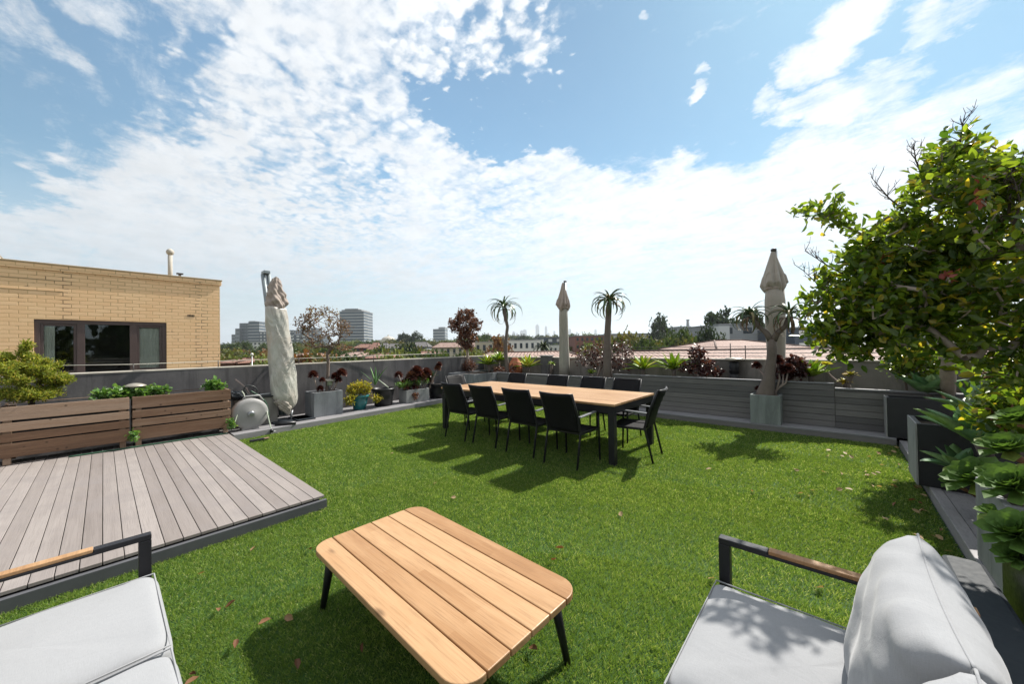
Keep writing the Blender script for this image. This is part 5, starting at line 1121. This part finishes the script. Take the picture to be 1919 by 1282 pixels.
# close tiled roofs just beyond the far wall
roofed('tiled_roof_house', 'pink tiled roof stretching along the far wall behind the aloes', 1185, 1900, 676, 653.5, 19, 'wall_cream', 'roof_tile', yaw=-.05, hip=.06, depth=9, wins=False)
roofed('tiled_roof_house', 'higher pink tiled roof behind, left of the right umbrella', 1348, 1530, 655, 637, 33, 'wall_cream', 'roof_tile', hip=.33, depth=12, wins=False)
roofed('tiled_roof_house', 'low reddish tiled roof seen between the first tree aloe and middle umbrella', 905, 1085, 673, 660, 30, 'wall_cream', 'roof_tile', hip=.05, depth=8, wins=False)
roofed('tiled_roof_house', 'small pale roof peeping through the right tree leaves', 1615, 1700, 660, 643, 60, 'wall_white', 'metal_roof', hip=.3, depth=10, wins=False)
roofed('tiled_roof_house', 'tiled roof seen beside the pale trunk at the right', 1700, 1900, 662, 648, 45, 'wall_white', 'roof_tile', hip=.2, depth=10, cols=5)
block('apartment_building', 'dark slate blue apartment block right of the forked aloe', 'building', 1490, 1600, 614, 75, 'wall_slate', 'wall_white', 6, 4, depth=12)
block('apartment_building', 'grey box building with a pale side above the tiled roof', 'building', 1347, 1420, 608, 85, 'wall_grey', 'win_far', 5, 2, depth=16)
block('warehouse', 'pale blue grey shed front next to the flat crowned tree', 'building', 1349, 1368, 611, 84, 'metal_roof', None, depth=3, roof=False)
block('apartment_building', 'low pale flats beyond the middle right, partly behind the umbrella', 'building', 1455, 1500, 628, 90, 'wall_white', 'win_far', 5, 4, depth=12)
block('factory', 'distant grey works with a tall chimney on the skyline', 'building', 1262, 1340, 614, 420, 'tower_grey', 'win_far', 6, 8, depth=40, steps=[(.15, .45, 611), (.55, .8, 612)])
o, rx, fy = frame(1290, 400); t = thing('chimney_stack', tuple(o), 'slim chimney stack rising from the distant works', 'chimney'); MB().tube([(o.x, o.y, GZ), (o.x, o.y, zpx(1290, 600, 400))], [3, 1.4], 10).build('shaft', 'tower_grey', t); MB().tube([(o.x, o.y, zpx(1290, 600, 400)), (o.x, o.y, zpx(1290, 599, 400))], 1.8, 10).build('rim', 'tower_dark', t)
block('brick_warehouse', 'long low dark red brick building right of the middle umbrella', 'building', 1078, 1142, 629.5, 130, 'wall_redbrick', 'win_far', 6, 7, depth=20)
block('dark_roofed_hall', 'dark roofed long hall left of the middle umbrella', 'building', 1008, 1055, 633, 150, 'tower_dark', 'wall_white', 6, 3, depth=20)
block('pale_shed', 'long white roofed shed behind the second tree aloe', 'building', 1138, 1250, 627, 170, 'wall_white', 'win_far', 6, 8, depth=14)
block('apartment_building', 'cream three storey flats with small windows right of the rust leaved tree', 'building', 890, 937, 641, 95, 'wall_cream', 'win_far', 4, 4, depth=9)
block('apartment_building', 'white flats with balconies behind the lime agaves', 'building', 950, 1014, 638, 105, 'wall_white', 'win_far', 4, 6, depth=9)
block('apartment_building', 'low white block with a band of windows left of the umbrella', 'building', 1020, 1062, 647, 90, 'wall_white', 'win_far', 4, 5, depth=9)
roofed('villa', 'wide villa with a pinkish hipped roof left of the rust leaved tree', 812, 868, 651, 642, 90, 'wall_cream', 'roof_tile', hip=.2, cols=5)
roofed('villa', 'small tiled house with low gable roofs behind the wall', 868, 905, 650, 640, 120, 'wall_cream', 'roof_tile', hip=.2, cols=3)
for i, (a, b, e_, r_, D, wm, rm, lb) in enumerate(((664, 690, 652, 645, 130, 'wall_redbrick', 'roof_tile_red', 'red roofed house right of the tall tower'), (700, 722, 653, 643, 120, 'wall_white', 'roof_tile_grey', 'left one of the white gabled terrace houses'), (722, 742, 653, 644, 121, 'wall_white', 'roof_tile_grey', 'right one of the white gabled terrace houses'),
      (690, 703, 655, 642, 118, 'wall_redbrick', 'roof_tile_red', 'narrow dark red brick house beside the white gabled pair'), (640, 664, 668, 660, 60, 'wall_cream', 'roof_tile', 'pinkish tiled roof low behind the left wall'), (686, 716, 671, 663, 50, 'wall_cream', 'roof_tile_red', 'reddish roof just over the left wall'), (770, 800, 650, 641, 140, 'wall_grey', 'roof_tile_grey', 'grey house half hidden in trees'),
      (412, 440, 680, 672, 45, 'wall_redbrick', 'roof_tile_red', 'small red roof beside the brick building corner'), (480, 512, 674, 668, 60, 'wall_white', 'metal_roof', 'small white roof just left of the wrapped umbrella'), (545, 580, 668, 662, 70, 'wall_white', 'roof_tile', 'pale tiled house right of the wrapped umbrella'), (780, 806, 664, 659, 60, 'wall_cream', 'roof_tile_red', 'small orange roof over the wall near the trough'))):
    roofed('suburban_house', lb, a, b, e_, r_, D, wm, rm, hip=.18, cols=2, floors=1, depth=8)
# dome
o, rx, fy = frame(722, 600); t = thing('domed_building', tuple(o), 'far building with a pale dome and lantern', 'building'); zb = zpx(722, 637, 600); zt = zpx(722, 630, 600)
mb = MB(); obox(mb, o, rx, fy, -16, 16, 0, 30, GZ, zb); mb.build('wall', 'wall_cream', t); c_ = o+fy*15
MB().lathe([(11*cos(a), zb+(zt-zb)*sin(a)) for a in [k*pi/2/8 for k in range(8)]]+[(1.2, zt), (1.2, zt+2), (.1, zt+3)], (c_.x, c_.y, 0), 20).build('dome', 'coping', t)
# tall tower
block('residential_tower', 'tall banded glass tower behind the bare autumn tree', 'tower', 637, 682, 584, 620, 'wall_grey', 'tower_glass', 15, 0, depth=40, band=True, steps=[(.06, .9, 580), (.2, .75, 578)])
block('apartment_tower', 'tallest stepped apartment block left of the wrapped umbrella', 'tower', 466, 486, 603, 560, 'tower_grey', 'tower_glass', 12, 0, depth=18, band=True, steps=[(.0, .6, 601.5)])
block('apartment_tower', 'stepped grey apartment wing beside the tallest block', 'tower', 449, 466, 606, 565, 'tower_dark', 'tower_grey', 11, 5, depth=18)
for a, b, py, lb in ((441, 449, 616, 'second step of the stepped apartment complex'), (434, 441, 627, 'lowest left step of the stepped apartment complex'), (486, 506, 622, 'lower pale balcony block right of the tallest stepped block'), (538, 552, 619, 'small grey block just right of the wrapped umbrella'), (541, 576, 628, 'low white block right of the wrapped umbrella'), (563, 572, 612, 'slim dark tower behind the autumn tree'), (572, 592, 615, 'greyish block behind the autumn tree twigs'), (592, 606, 628, 'low block at the right of the autumn tree twigs')):
    block('distant_block', lb, 'building', a, b, py, 560 if a < 500 else 520, 'tower_grey' if b % 2 else 'tower_dark', 'win_far' if b % 2 else 'wall_white', 8, 3, depth=18)
block('office_building', 'grey flat roofed office building right of the lone umbrella topped trees', 'building', 812, 834, 617, 900, 'tower_grey', 'tower_glass', 8, 0, depth=40, band=True, steps=[(.45, 1.0, 613)])
block('long_low_block', 'long low building among trees at the far left', 'building', 452, 520, 641, 300, 'wall_white', 'win_far', 6, 9, depth=14)
# city skyline
DS = 6000
for i, (a, b, py, lb) in enumerate(((1004.5, 1011, 608, 'widest and tallest hazy skyscraper of the city skyline'), (1022, 1026, 611, 'slim hazy skyscraper right of the tallest'), (980, 987.5, 617, 'broad hazy skyscraper left of the tallest'), (975, 981, 619, 'lower hazy tower at the left of the skyline group'), (960, 966, 621, 'faint leftmost hazy tower'), (967, 972, 624, 'faint low hazy tower near the left'), (1012, 1022, 628, 'low hazy block between the two tallest'),
        (1026, 1030, 624, 'faint low hazy tower after the slim one'), (1037.5, 1041.5, 620, 'hazy tower left of the middle umbrella'), (1067, 1071, 616, 'faint hazy tower right of the middle umbrella'), (1080, 1084, 622, 'faint low hazy tower right of the middle umbrella'), (1115, 1119, 617, 'hazy tower left of the thick aloe'), (1150, 1154, 625, 'faint hazy tower right of the thick aloe'), (990, 1003, 630, 'low hazy blocks left of the tallest'))):
    block('skyscraper', lb, 'skyscraper', a, b, py+2.5, DS*(1+.05*(i % 3)), 'skyline', None, depth=60, roof=False, steps=[(.12, .88, py+1), (.3, .62, py)])
# lamp post, masts
for px, py, D, lb in ((472, 667, 40, 'street lamp with a small white globe left of the wrapped umbrella'),):
    o, rx, fy = frame(px, D); z_ = zpx(px, py, D); t = thing('street_lamp', tuple(o), lb, 'street lamp'); MB().tube([(o.x, o.y, GZ), (o.x, o.y, z_)], .05, 8).build('pole', 'galv', t); MB().lathe([(.02, 0), (.13, .06), (.16, .16), (.1, .28), (.01, .32)], (o.x, o.y, z_), 12).build('globe', 'wall_white', t)

# trees of the suburb
def tree_proto(kind, mat, seed, n=2600):
    """unit tree: height 1, crown radius about .4; returns crown and trunk meshes"""
    global RNG
    keep = RNG; RNG = np.random.default_rng(seed)
    if kind == 'round': B = [((0, 0, .62), (.36, .36, .32), 5), ((.16, .1, .78), (.2, .2, .17), 1.5), ((-.2, -.05, .7), (.22, .22, .2), 1.5), ((.1, -.2, .55), (.22, .2, .2), 1)]
    elif kind == 'wide': B = [((0, 0, .62), (.55, .5, .28), 4), ((.32, 0, .72), (.25, .25, .16), 1.5), ((-.34, .1, .66), (.26, .26, .2), 1.5), ((0, .1, .84), (.28, .28, .12), 1)]
    elif kind == 'flat': B = [((0, 0, .86), (.55, .5, .10), 4), ((.4, .1, .75), (.22, .2, .07), 1.2), ((-.42, -.1, .7), (.22, .2, .07), 1.2), ((.05, 0, .72), (.25, .25, .06), .7), ((-.62, 0, .60), (.12, .12, .05), .4)]
    elif kind == 'column': B = [((0, 0, .5), (.17, .17, .45), 4), ((0, 0, .8), (.1, .1, .2), 1)]
    T = np.concatenate([ell(max(4, int(70*w/8)), c, r, .45) for c, r, w in B]); mb, ends = grow([(0, 0, 0), (.01, 0, .18), (0, .01, .33), (.01, 0, .42)], T, .03, .004, sides=5)
    E_ = np.array([e[2] for e in ends]); idx = RNG.integers(0, len(E_), n); P_ = E_[idx]+RNG.normal(size=(n, 3))*(.045 if kind != 'flat' else .03)
    vv = np.clip(.25+.5*(RNG.random(len(E_)))[idx]+.25*RNG.random(n), 0, 1)
    cr = leaves('crown', P_, rdir(n, .1), rdir(n, .5), .055, .045, mat, v=vv, simple=True); tr = mb.build('trunk', 'bark_dark'); RNG = keep
    COL.objects.unlink(cr); COL.objects.unlink(tr); return cr, tr
PT = [tree_proto('round', 'crown_green', 1), tree_proto('round', 'crown_olive', 2), tree_proto('wide', 'crown_green', 3), tree_proto('wide', 'crown_dark', 4), tree_proto('round', 'crown_rust', 5), tree_proto('column', 'crown_dark', 6), tree_proto('flat', 'crown_dark', 7, 3200), tree_proto('wide', 'crown_olive', 8), tree_proto('round', 'crown_light', 9)]
def put_tree(k, px, py, D, label, group=None, wf=1., name='tree'):
    o, rx, fy = frame(px, D); h = zpx(px, py, D)-GZ; t = thing(name, tuple(o), label, 'tree', group); s_ = h/(.97 if k != 5 else 1.0)
    t.scale = (s_*wf, s_*wf, s_); t.rotation_euler = (0, 0, random.uniform(0, 6.28)) if k != 6 else (0, 0, YAW)
    for src in PT[k]: c = src.copy(); COL.objects.link(c); c.parent = t
    return t
put_tree(3, 1243, 594, 150, 'large dark rounded eucalyptus on the skyline right of the second aloe', None, .46, 'eucalyptus_tree')
put_tree(6, 1378, 583, 100, 'flat crowned tree with dark tufts left of the right umbrella', None, .62, 'flat_topped_tree')
put_tree(6, 762, 625, 330, 'left one of the pair of small umbrella shaped trees on the skyline', None, .5, 'umbrella_tree'); put_tree(3, 781, 624, 330, 'right one of the pair of small dark trees on the skyline', None, .45, 'umbrella_tree')
for k, px, py, D, wf, lb in ((7, 1172, 621, 62, .75, 'broad olive green tree with yellowing top beyond the lime agaves'), (0, 1200, 636, 55, .7, 'dark green bushy tree right of the olive one'), (0, 1268, 620, 58, .75, 'dense round dark green tree beyond the tiled roof'), (0, 1292, 628, 60, .6, 'round green tree in the middle of the group beyond the tiled roof'),
      (1, 1300, 637, 52, .75, 'olive shrubby tree low above the tiled roof'), (3, 1327, 618, 60, .5, 'dark bluish tree at the right end of the group above the tiled roof'), (0, 1150, 645, 50, .6, 'dark bush left behind the thick aloe trunk'), (1, 1112, 641, 40, .6, 'bushy olive tree behind the tangled purple bush'), (0, 1230, 640, 50, .6, 'small dark tree between two lime agaves'), (0, 912, 627, 200, .9, 'dark green round tree right of the rust leaved tree'),
      (0, 1075, 629, 190, .8, 'round green tree just right of the middle umbrella'), (8, 1105, 625, 230, 1.0, 'pale green tree far right of the middle umbrella'), (4, 935, 636, 85, .8, 'pinkish bare tree just left of the first aloe'), (0, 893, 634, 150, 1., 'green tree at the foot of the rust crown'), (1, 600, 660, 60, .9, 'olive tree beneath the autumn tree twigs'), (8, 757, 655, 60, .7, 'light green leafy tree left of the trough'), (5, 770, 652, 62, .9, 'dark narrow cypress near the trough')):
    put_tree(k, px, py, D, lb, None, wf*.72)
# palm beyond
o, rx, fy = frame(1018, 60); t = thing('palm_tree', tuple(o), 'small feathery palm left of the middle umbrella', 'palm'); z_ = zpx(1018, 652, 60); MB().tube([(o.x, o.y, GZ), (o.x, o.y, z_)], [.3, .22], 8).build('trunk', 'bark_dark', t)
rosette('fronds', (o.x, o.y, z_), 36, 2.6, .45, t, 'crown_green', (1.3, .1), (.9, 1.9), .1)
for x_, y_, k_, lb in ((8.5, -1.2, 0, 'bushy tree beyond the right wall, seen only mirrored in the window, left one'), (9.5, 1.0, 3, 'bushy tree beyond the right wall, seen only mirrored in the window, right one'), (10.5, 3.6, 0, 'bushy tree beyond the right wall, farther along')):
    t = thing('tree', (x_, y_, GZ), lb, 'tree'); s_ = 14.4+.4*k_; t.scale = (s_*.55, s_*.55, s_)
    for src in PT[k_]: c = src.copy(); COL.objects.link(c); c.parent = t
LT = {'far': 'green tree in the belt of trees along the horizon', 'west': 'leafy tree in the suburb beyond the left wall', 'mid': 'bushy tree among the houses beyond the far wall', 'right': 'tree showing between the leaves at the right'}
rr = random.Random(5); SEEN = {}
HUE = ['mid green rounded', 'olive rounded', 'mid green spreading', 'dark green spreading', 'rust brown', 'dark narrow', 'flat topped', 'olive spreading', 'pale green']
LAND = [(-999, 'beside the brick building corner'), (425, 'below the lowest step of the apartment complex'), (450, 'below the stepped apartment block'), (485, 'just left of the wrapped umbrella'), (520, 'right behind the wrapped umbrella'), (550, 'between wrapped umbrella and autumn tree'), (580, 'left side of the autumn tree'), (605, 'behind the autumn tree trunk'), (630, 'at the foot of the tall tower'), (660, 'right of the tall tower'), (690, 'by the white gables'), (715, 'below the pale dome'), (745, 'under the pair of skyline trees'), (775, 'right of the skyline pair'), (805, 'below the flat roofed office building'), (835, 'left of the rust leaved tree'), (870, 'right of the rust leaved tree'),
    (915, 'left of the first tree aloe'), (950, 'right of the first tree aloe'), (985, 'under the tallest skyscraper'), (1025, 'left of the middle umbrella'), (1065, 'right of the middle umbrella'), (1105, 'left of the thick aloe'), (1145, 'right of the thick aloe'), (1185, 'above the lime agaves'), (1225, 'under the large eucalyptus'), (1265, 'below the works chimney'), (1310, 'left of the flat crowned tree'), (1400, 'behind the forked aloe'), (1490, 'by the slate blue block'), (1560, 'behind the left of the leafy crown'), (1640, 'behind the middle of the leafy crown'), (1720, 'behind the thick pale trunk'), (1800, 'behind the crown at the right'), (1870, 'at the far right edge')]
def rand_trees(n, p0, p1, y0, y1, d0, d1, kinds, key, wf=(.8, 1.25)):
    for i in range(n):
        px = p0+(p1-p0)*(i+rr.random())/n; D = d0+(d1-d0)*rr.random(); py = y0+(y1-y0)*rr.random()
        k_ = rr.choice(kinds)
        nm_ = [b for a, b in LAND if px >= a][-1]; rw_ = 'just over the wall' if D < 72 else 'among the near roofs' if D < 185 else 'in the far row'
        for k_ in [k_]+[k2 for k2 in kinds if k2 != k_]+[0, 1, 2, 3, 4, 5, 7, 8]:
            lb_ = f'{HUE[k_]} tree {rw_}, {nm_}'
            if lb_ not in SEEN: break
        SEEN[lb_] = 1
        put_tree(k_, px, py, D, lb_, 'suburban trees '+key, rr.uniform(*wf)*(1.15 if D < 80 else .95))
rand_trees(26, 405, 640, 641, 648, 190, 330, (0, 0, 1, 2, 7, 3), 'west')
rand_trees(22, 405, 650, 652, 662, 80, 150, (0, 1, 2, 4, 7, 8, 5), 'west')
rand_trees(14, 410, 700, 664, 672, 40, 70, (1, 8, 4, 0, 7), 'west', (.5, .8))
rand_trees(26, 640, 900, 635, 642, 220, 420, (0, 1, 7, 2, 8), 'west')
rand_trees(18, 650, 900, 648, 658, 90, 150, (0, 1, 8, 7, 5), 'west')
rand_trees(12, 690, 900, 661, 667, 40, 70, (8, 1, 0), 'west', (.5, .8))
rand_trees(34, 880, 1340, 627, 632, 300, 600, (0, 1, 3, 7, 2), 'far')
rand_trees(16, 940, 1140, 640, 650, 120, 180, (0, 1, 8), 'mid')
rand_trees(10, 1180, 1345, 632, 642, 70, 110, (0, 1, 7), 'mid')
rand_trees(16, 1400, 1919, 612, 628, 150, 300, (0, 1, 3, 7), 'right')
# far wood as one mass
def belt():
    n = 60000; px = RNG.uniform(-500, 2400, n); D = RNG.uniform(450, 2600, n); P_ = np.empty((n, 3)); c = (px-959.5)/FPX
    dx = _f[0]+_r[0]*c; dy = _f[1]+_r[1]*c; P_[:, 0] = dx*D; P_[:, 1] = dy*D
    hgt = 9+9*RNG.random(n)**2+3*np.sin(px*.05)+2.5*np.sin(px*.21+D*.01); P_[:, 2] = GZ+hgt*RNG.random(n)**.4+ (D-450)/2200*6
    leaves('distant_trees', P_, rdir(n), rdir(n, .5), 5+5*RNG.random(n)*(D/1500+.5), 6.0*(D/1500+.5), 'crown_green', simple=True)
    o_ = bpy.data.objects['distant_trees']; tag(o_, 'far belt of dark green trees along the horizon', 'trees', kind='stuff')
belt()

# ------------------------------------------------------------------ haze
mb = MB().box((-8900, -8900, GZ-1), (8900, 8900, 420)); o_ = mb.build('haze', 'wire'); o_.data.materials.clear()
m, g = newmat('haze'); pv = g.n('ShaderNodeVolumePrincipled'); pv.inputs['Color'].default_value = (.86, .93, 1, 1); pv.inputs['Density'].default_value = 1.35e-4; pv.inputs['Anisotropy'].default_value = .3
oo = g.n('ShaderNodeOutputMaterial'); g.l(pv.outputs[0], oo.inputs['Volume']); o_.data.materials.append(m); tag(o_, kind='stuff', label='thin pale blue haze over the suburb and the city', cat='haze')
S.cycles.max_bounces = 8; S.cycles.transparent_max_bounces = 12; S.cycles.volume_bounces = 0; S.cycles.caustics_reflective = False; S.cycles.caustics_refractive = False
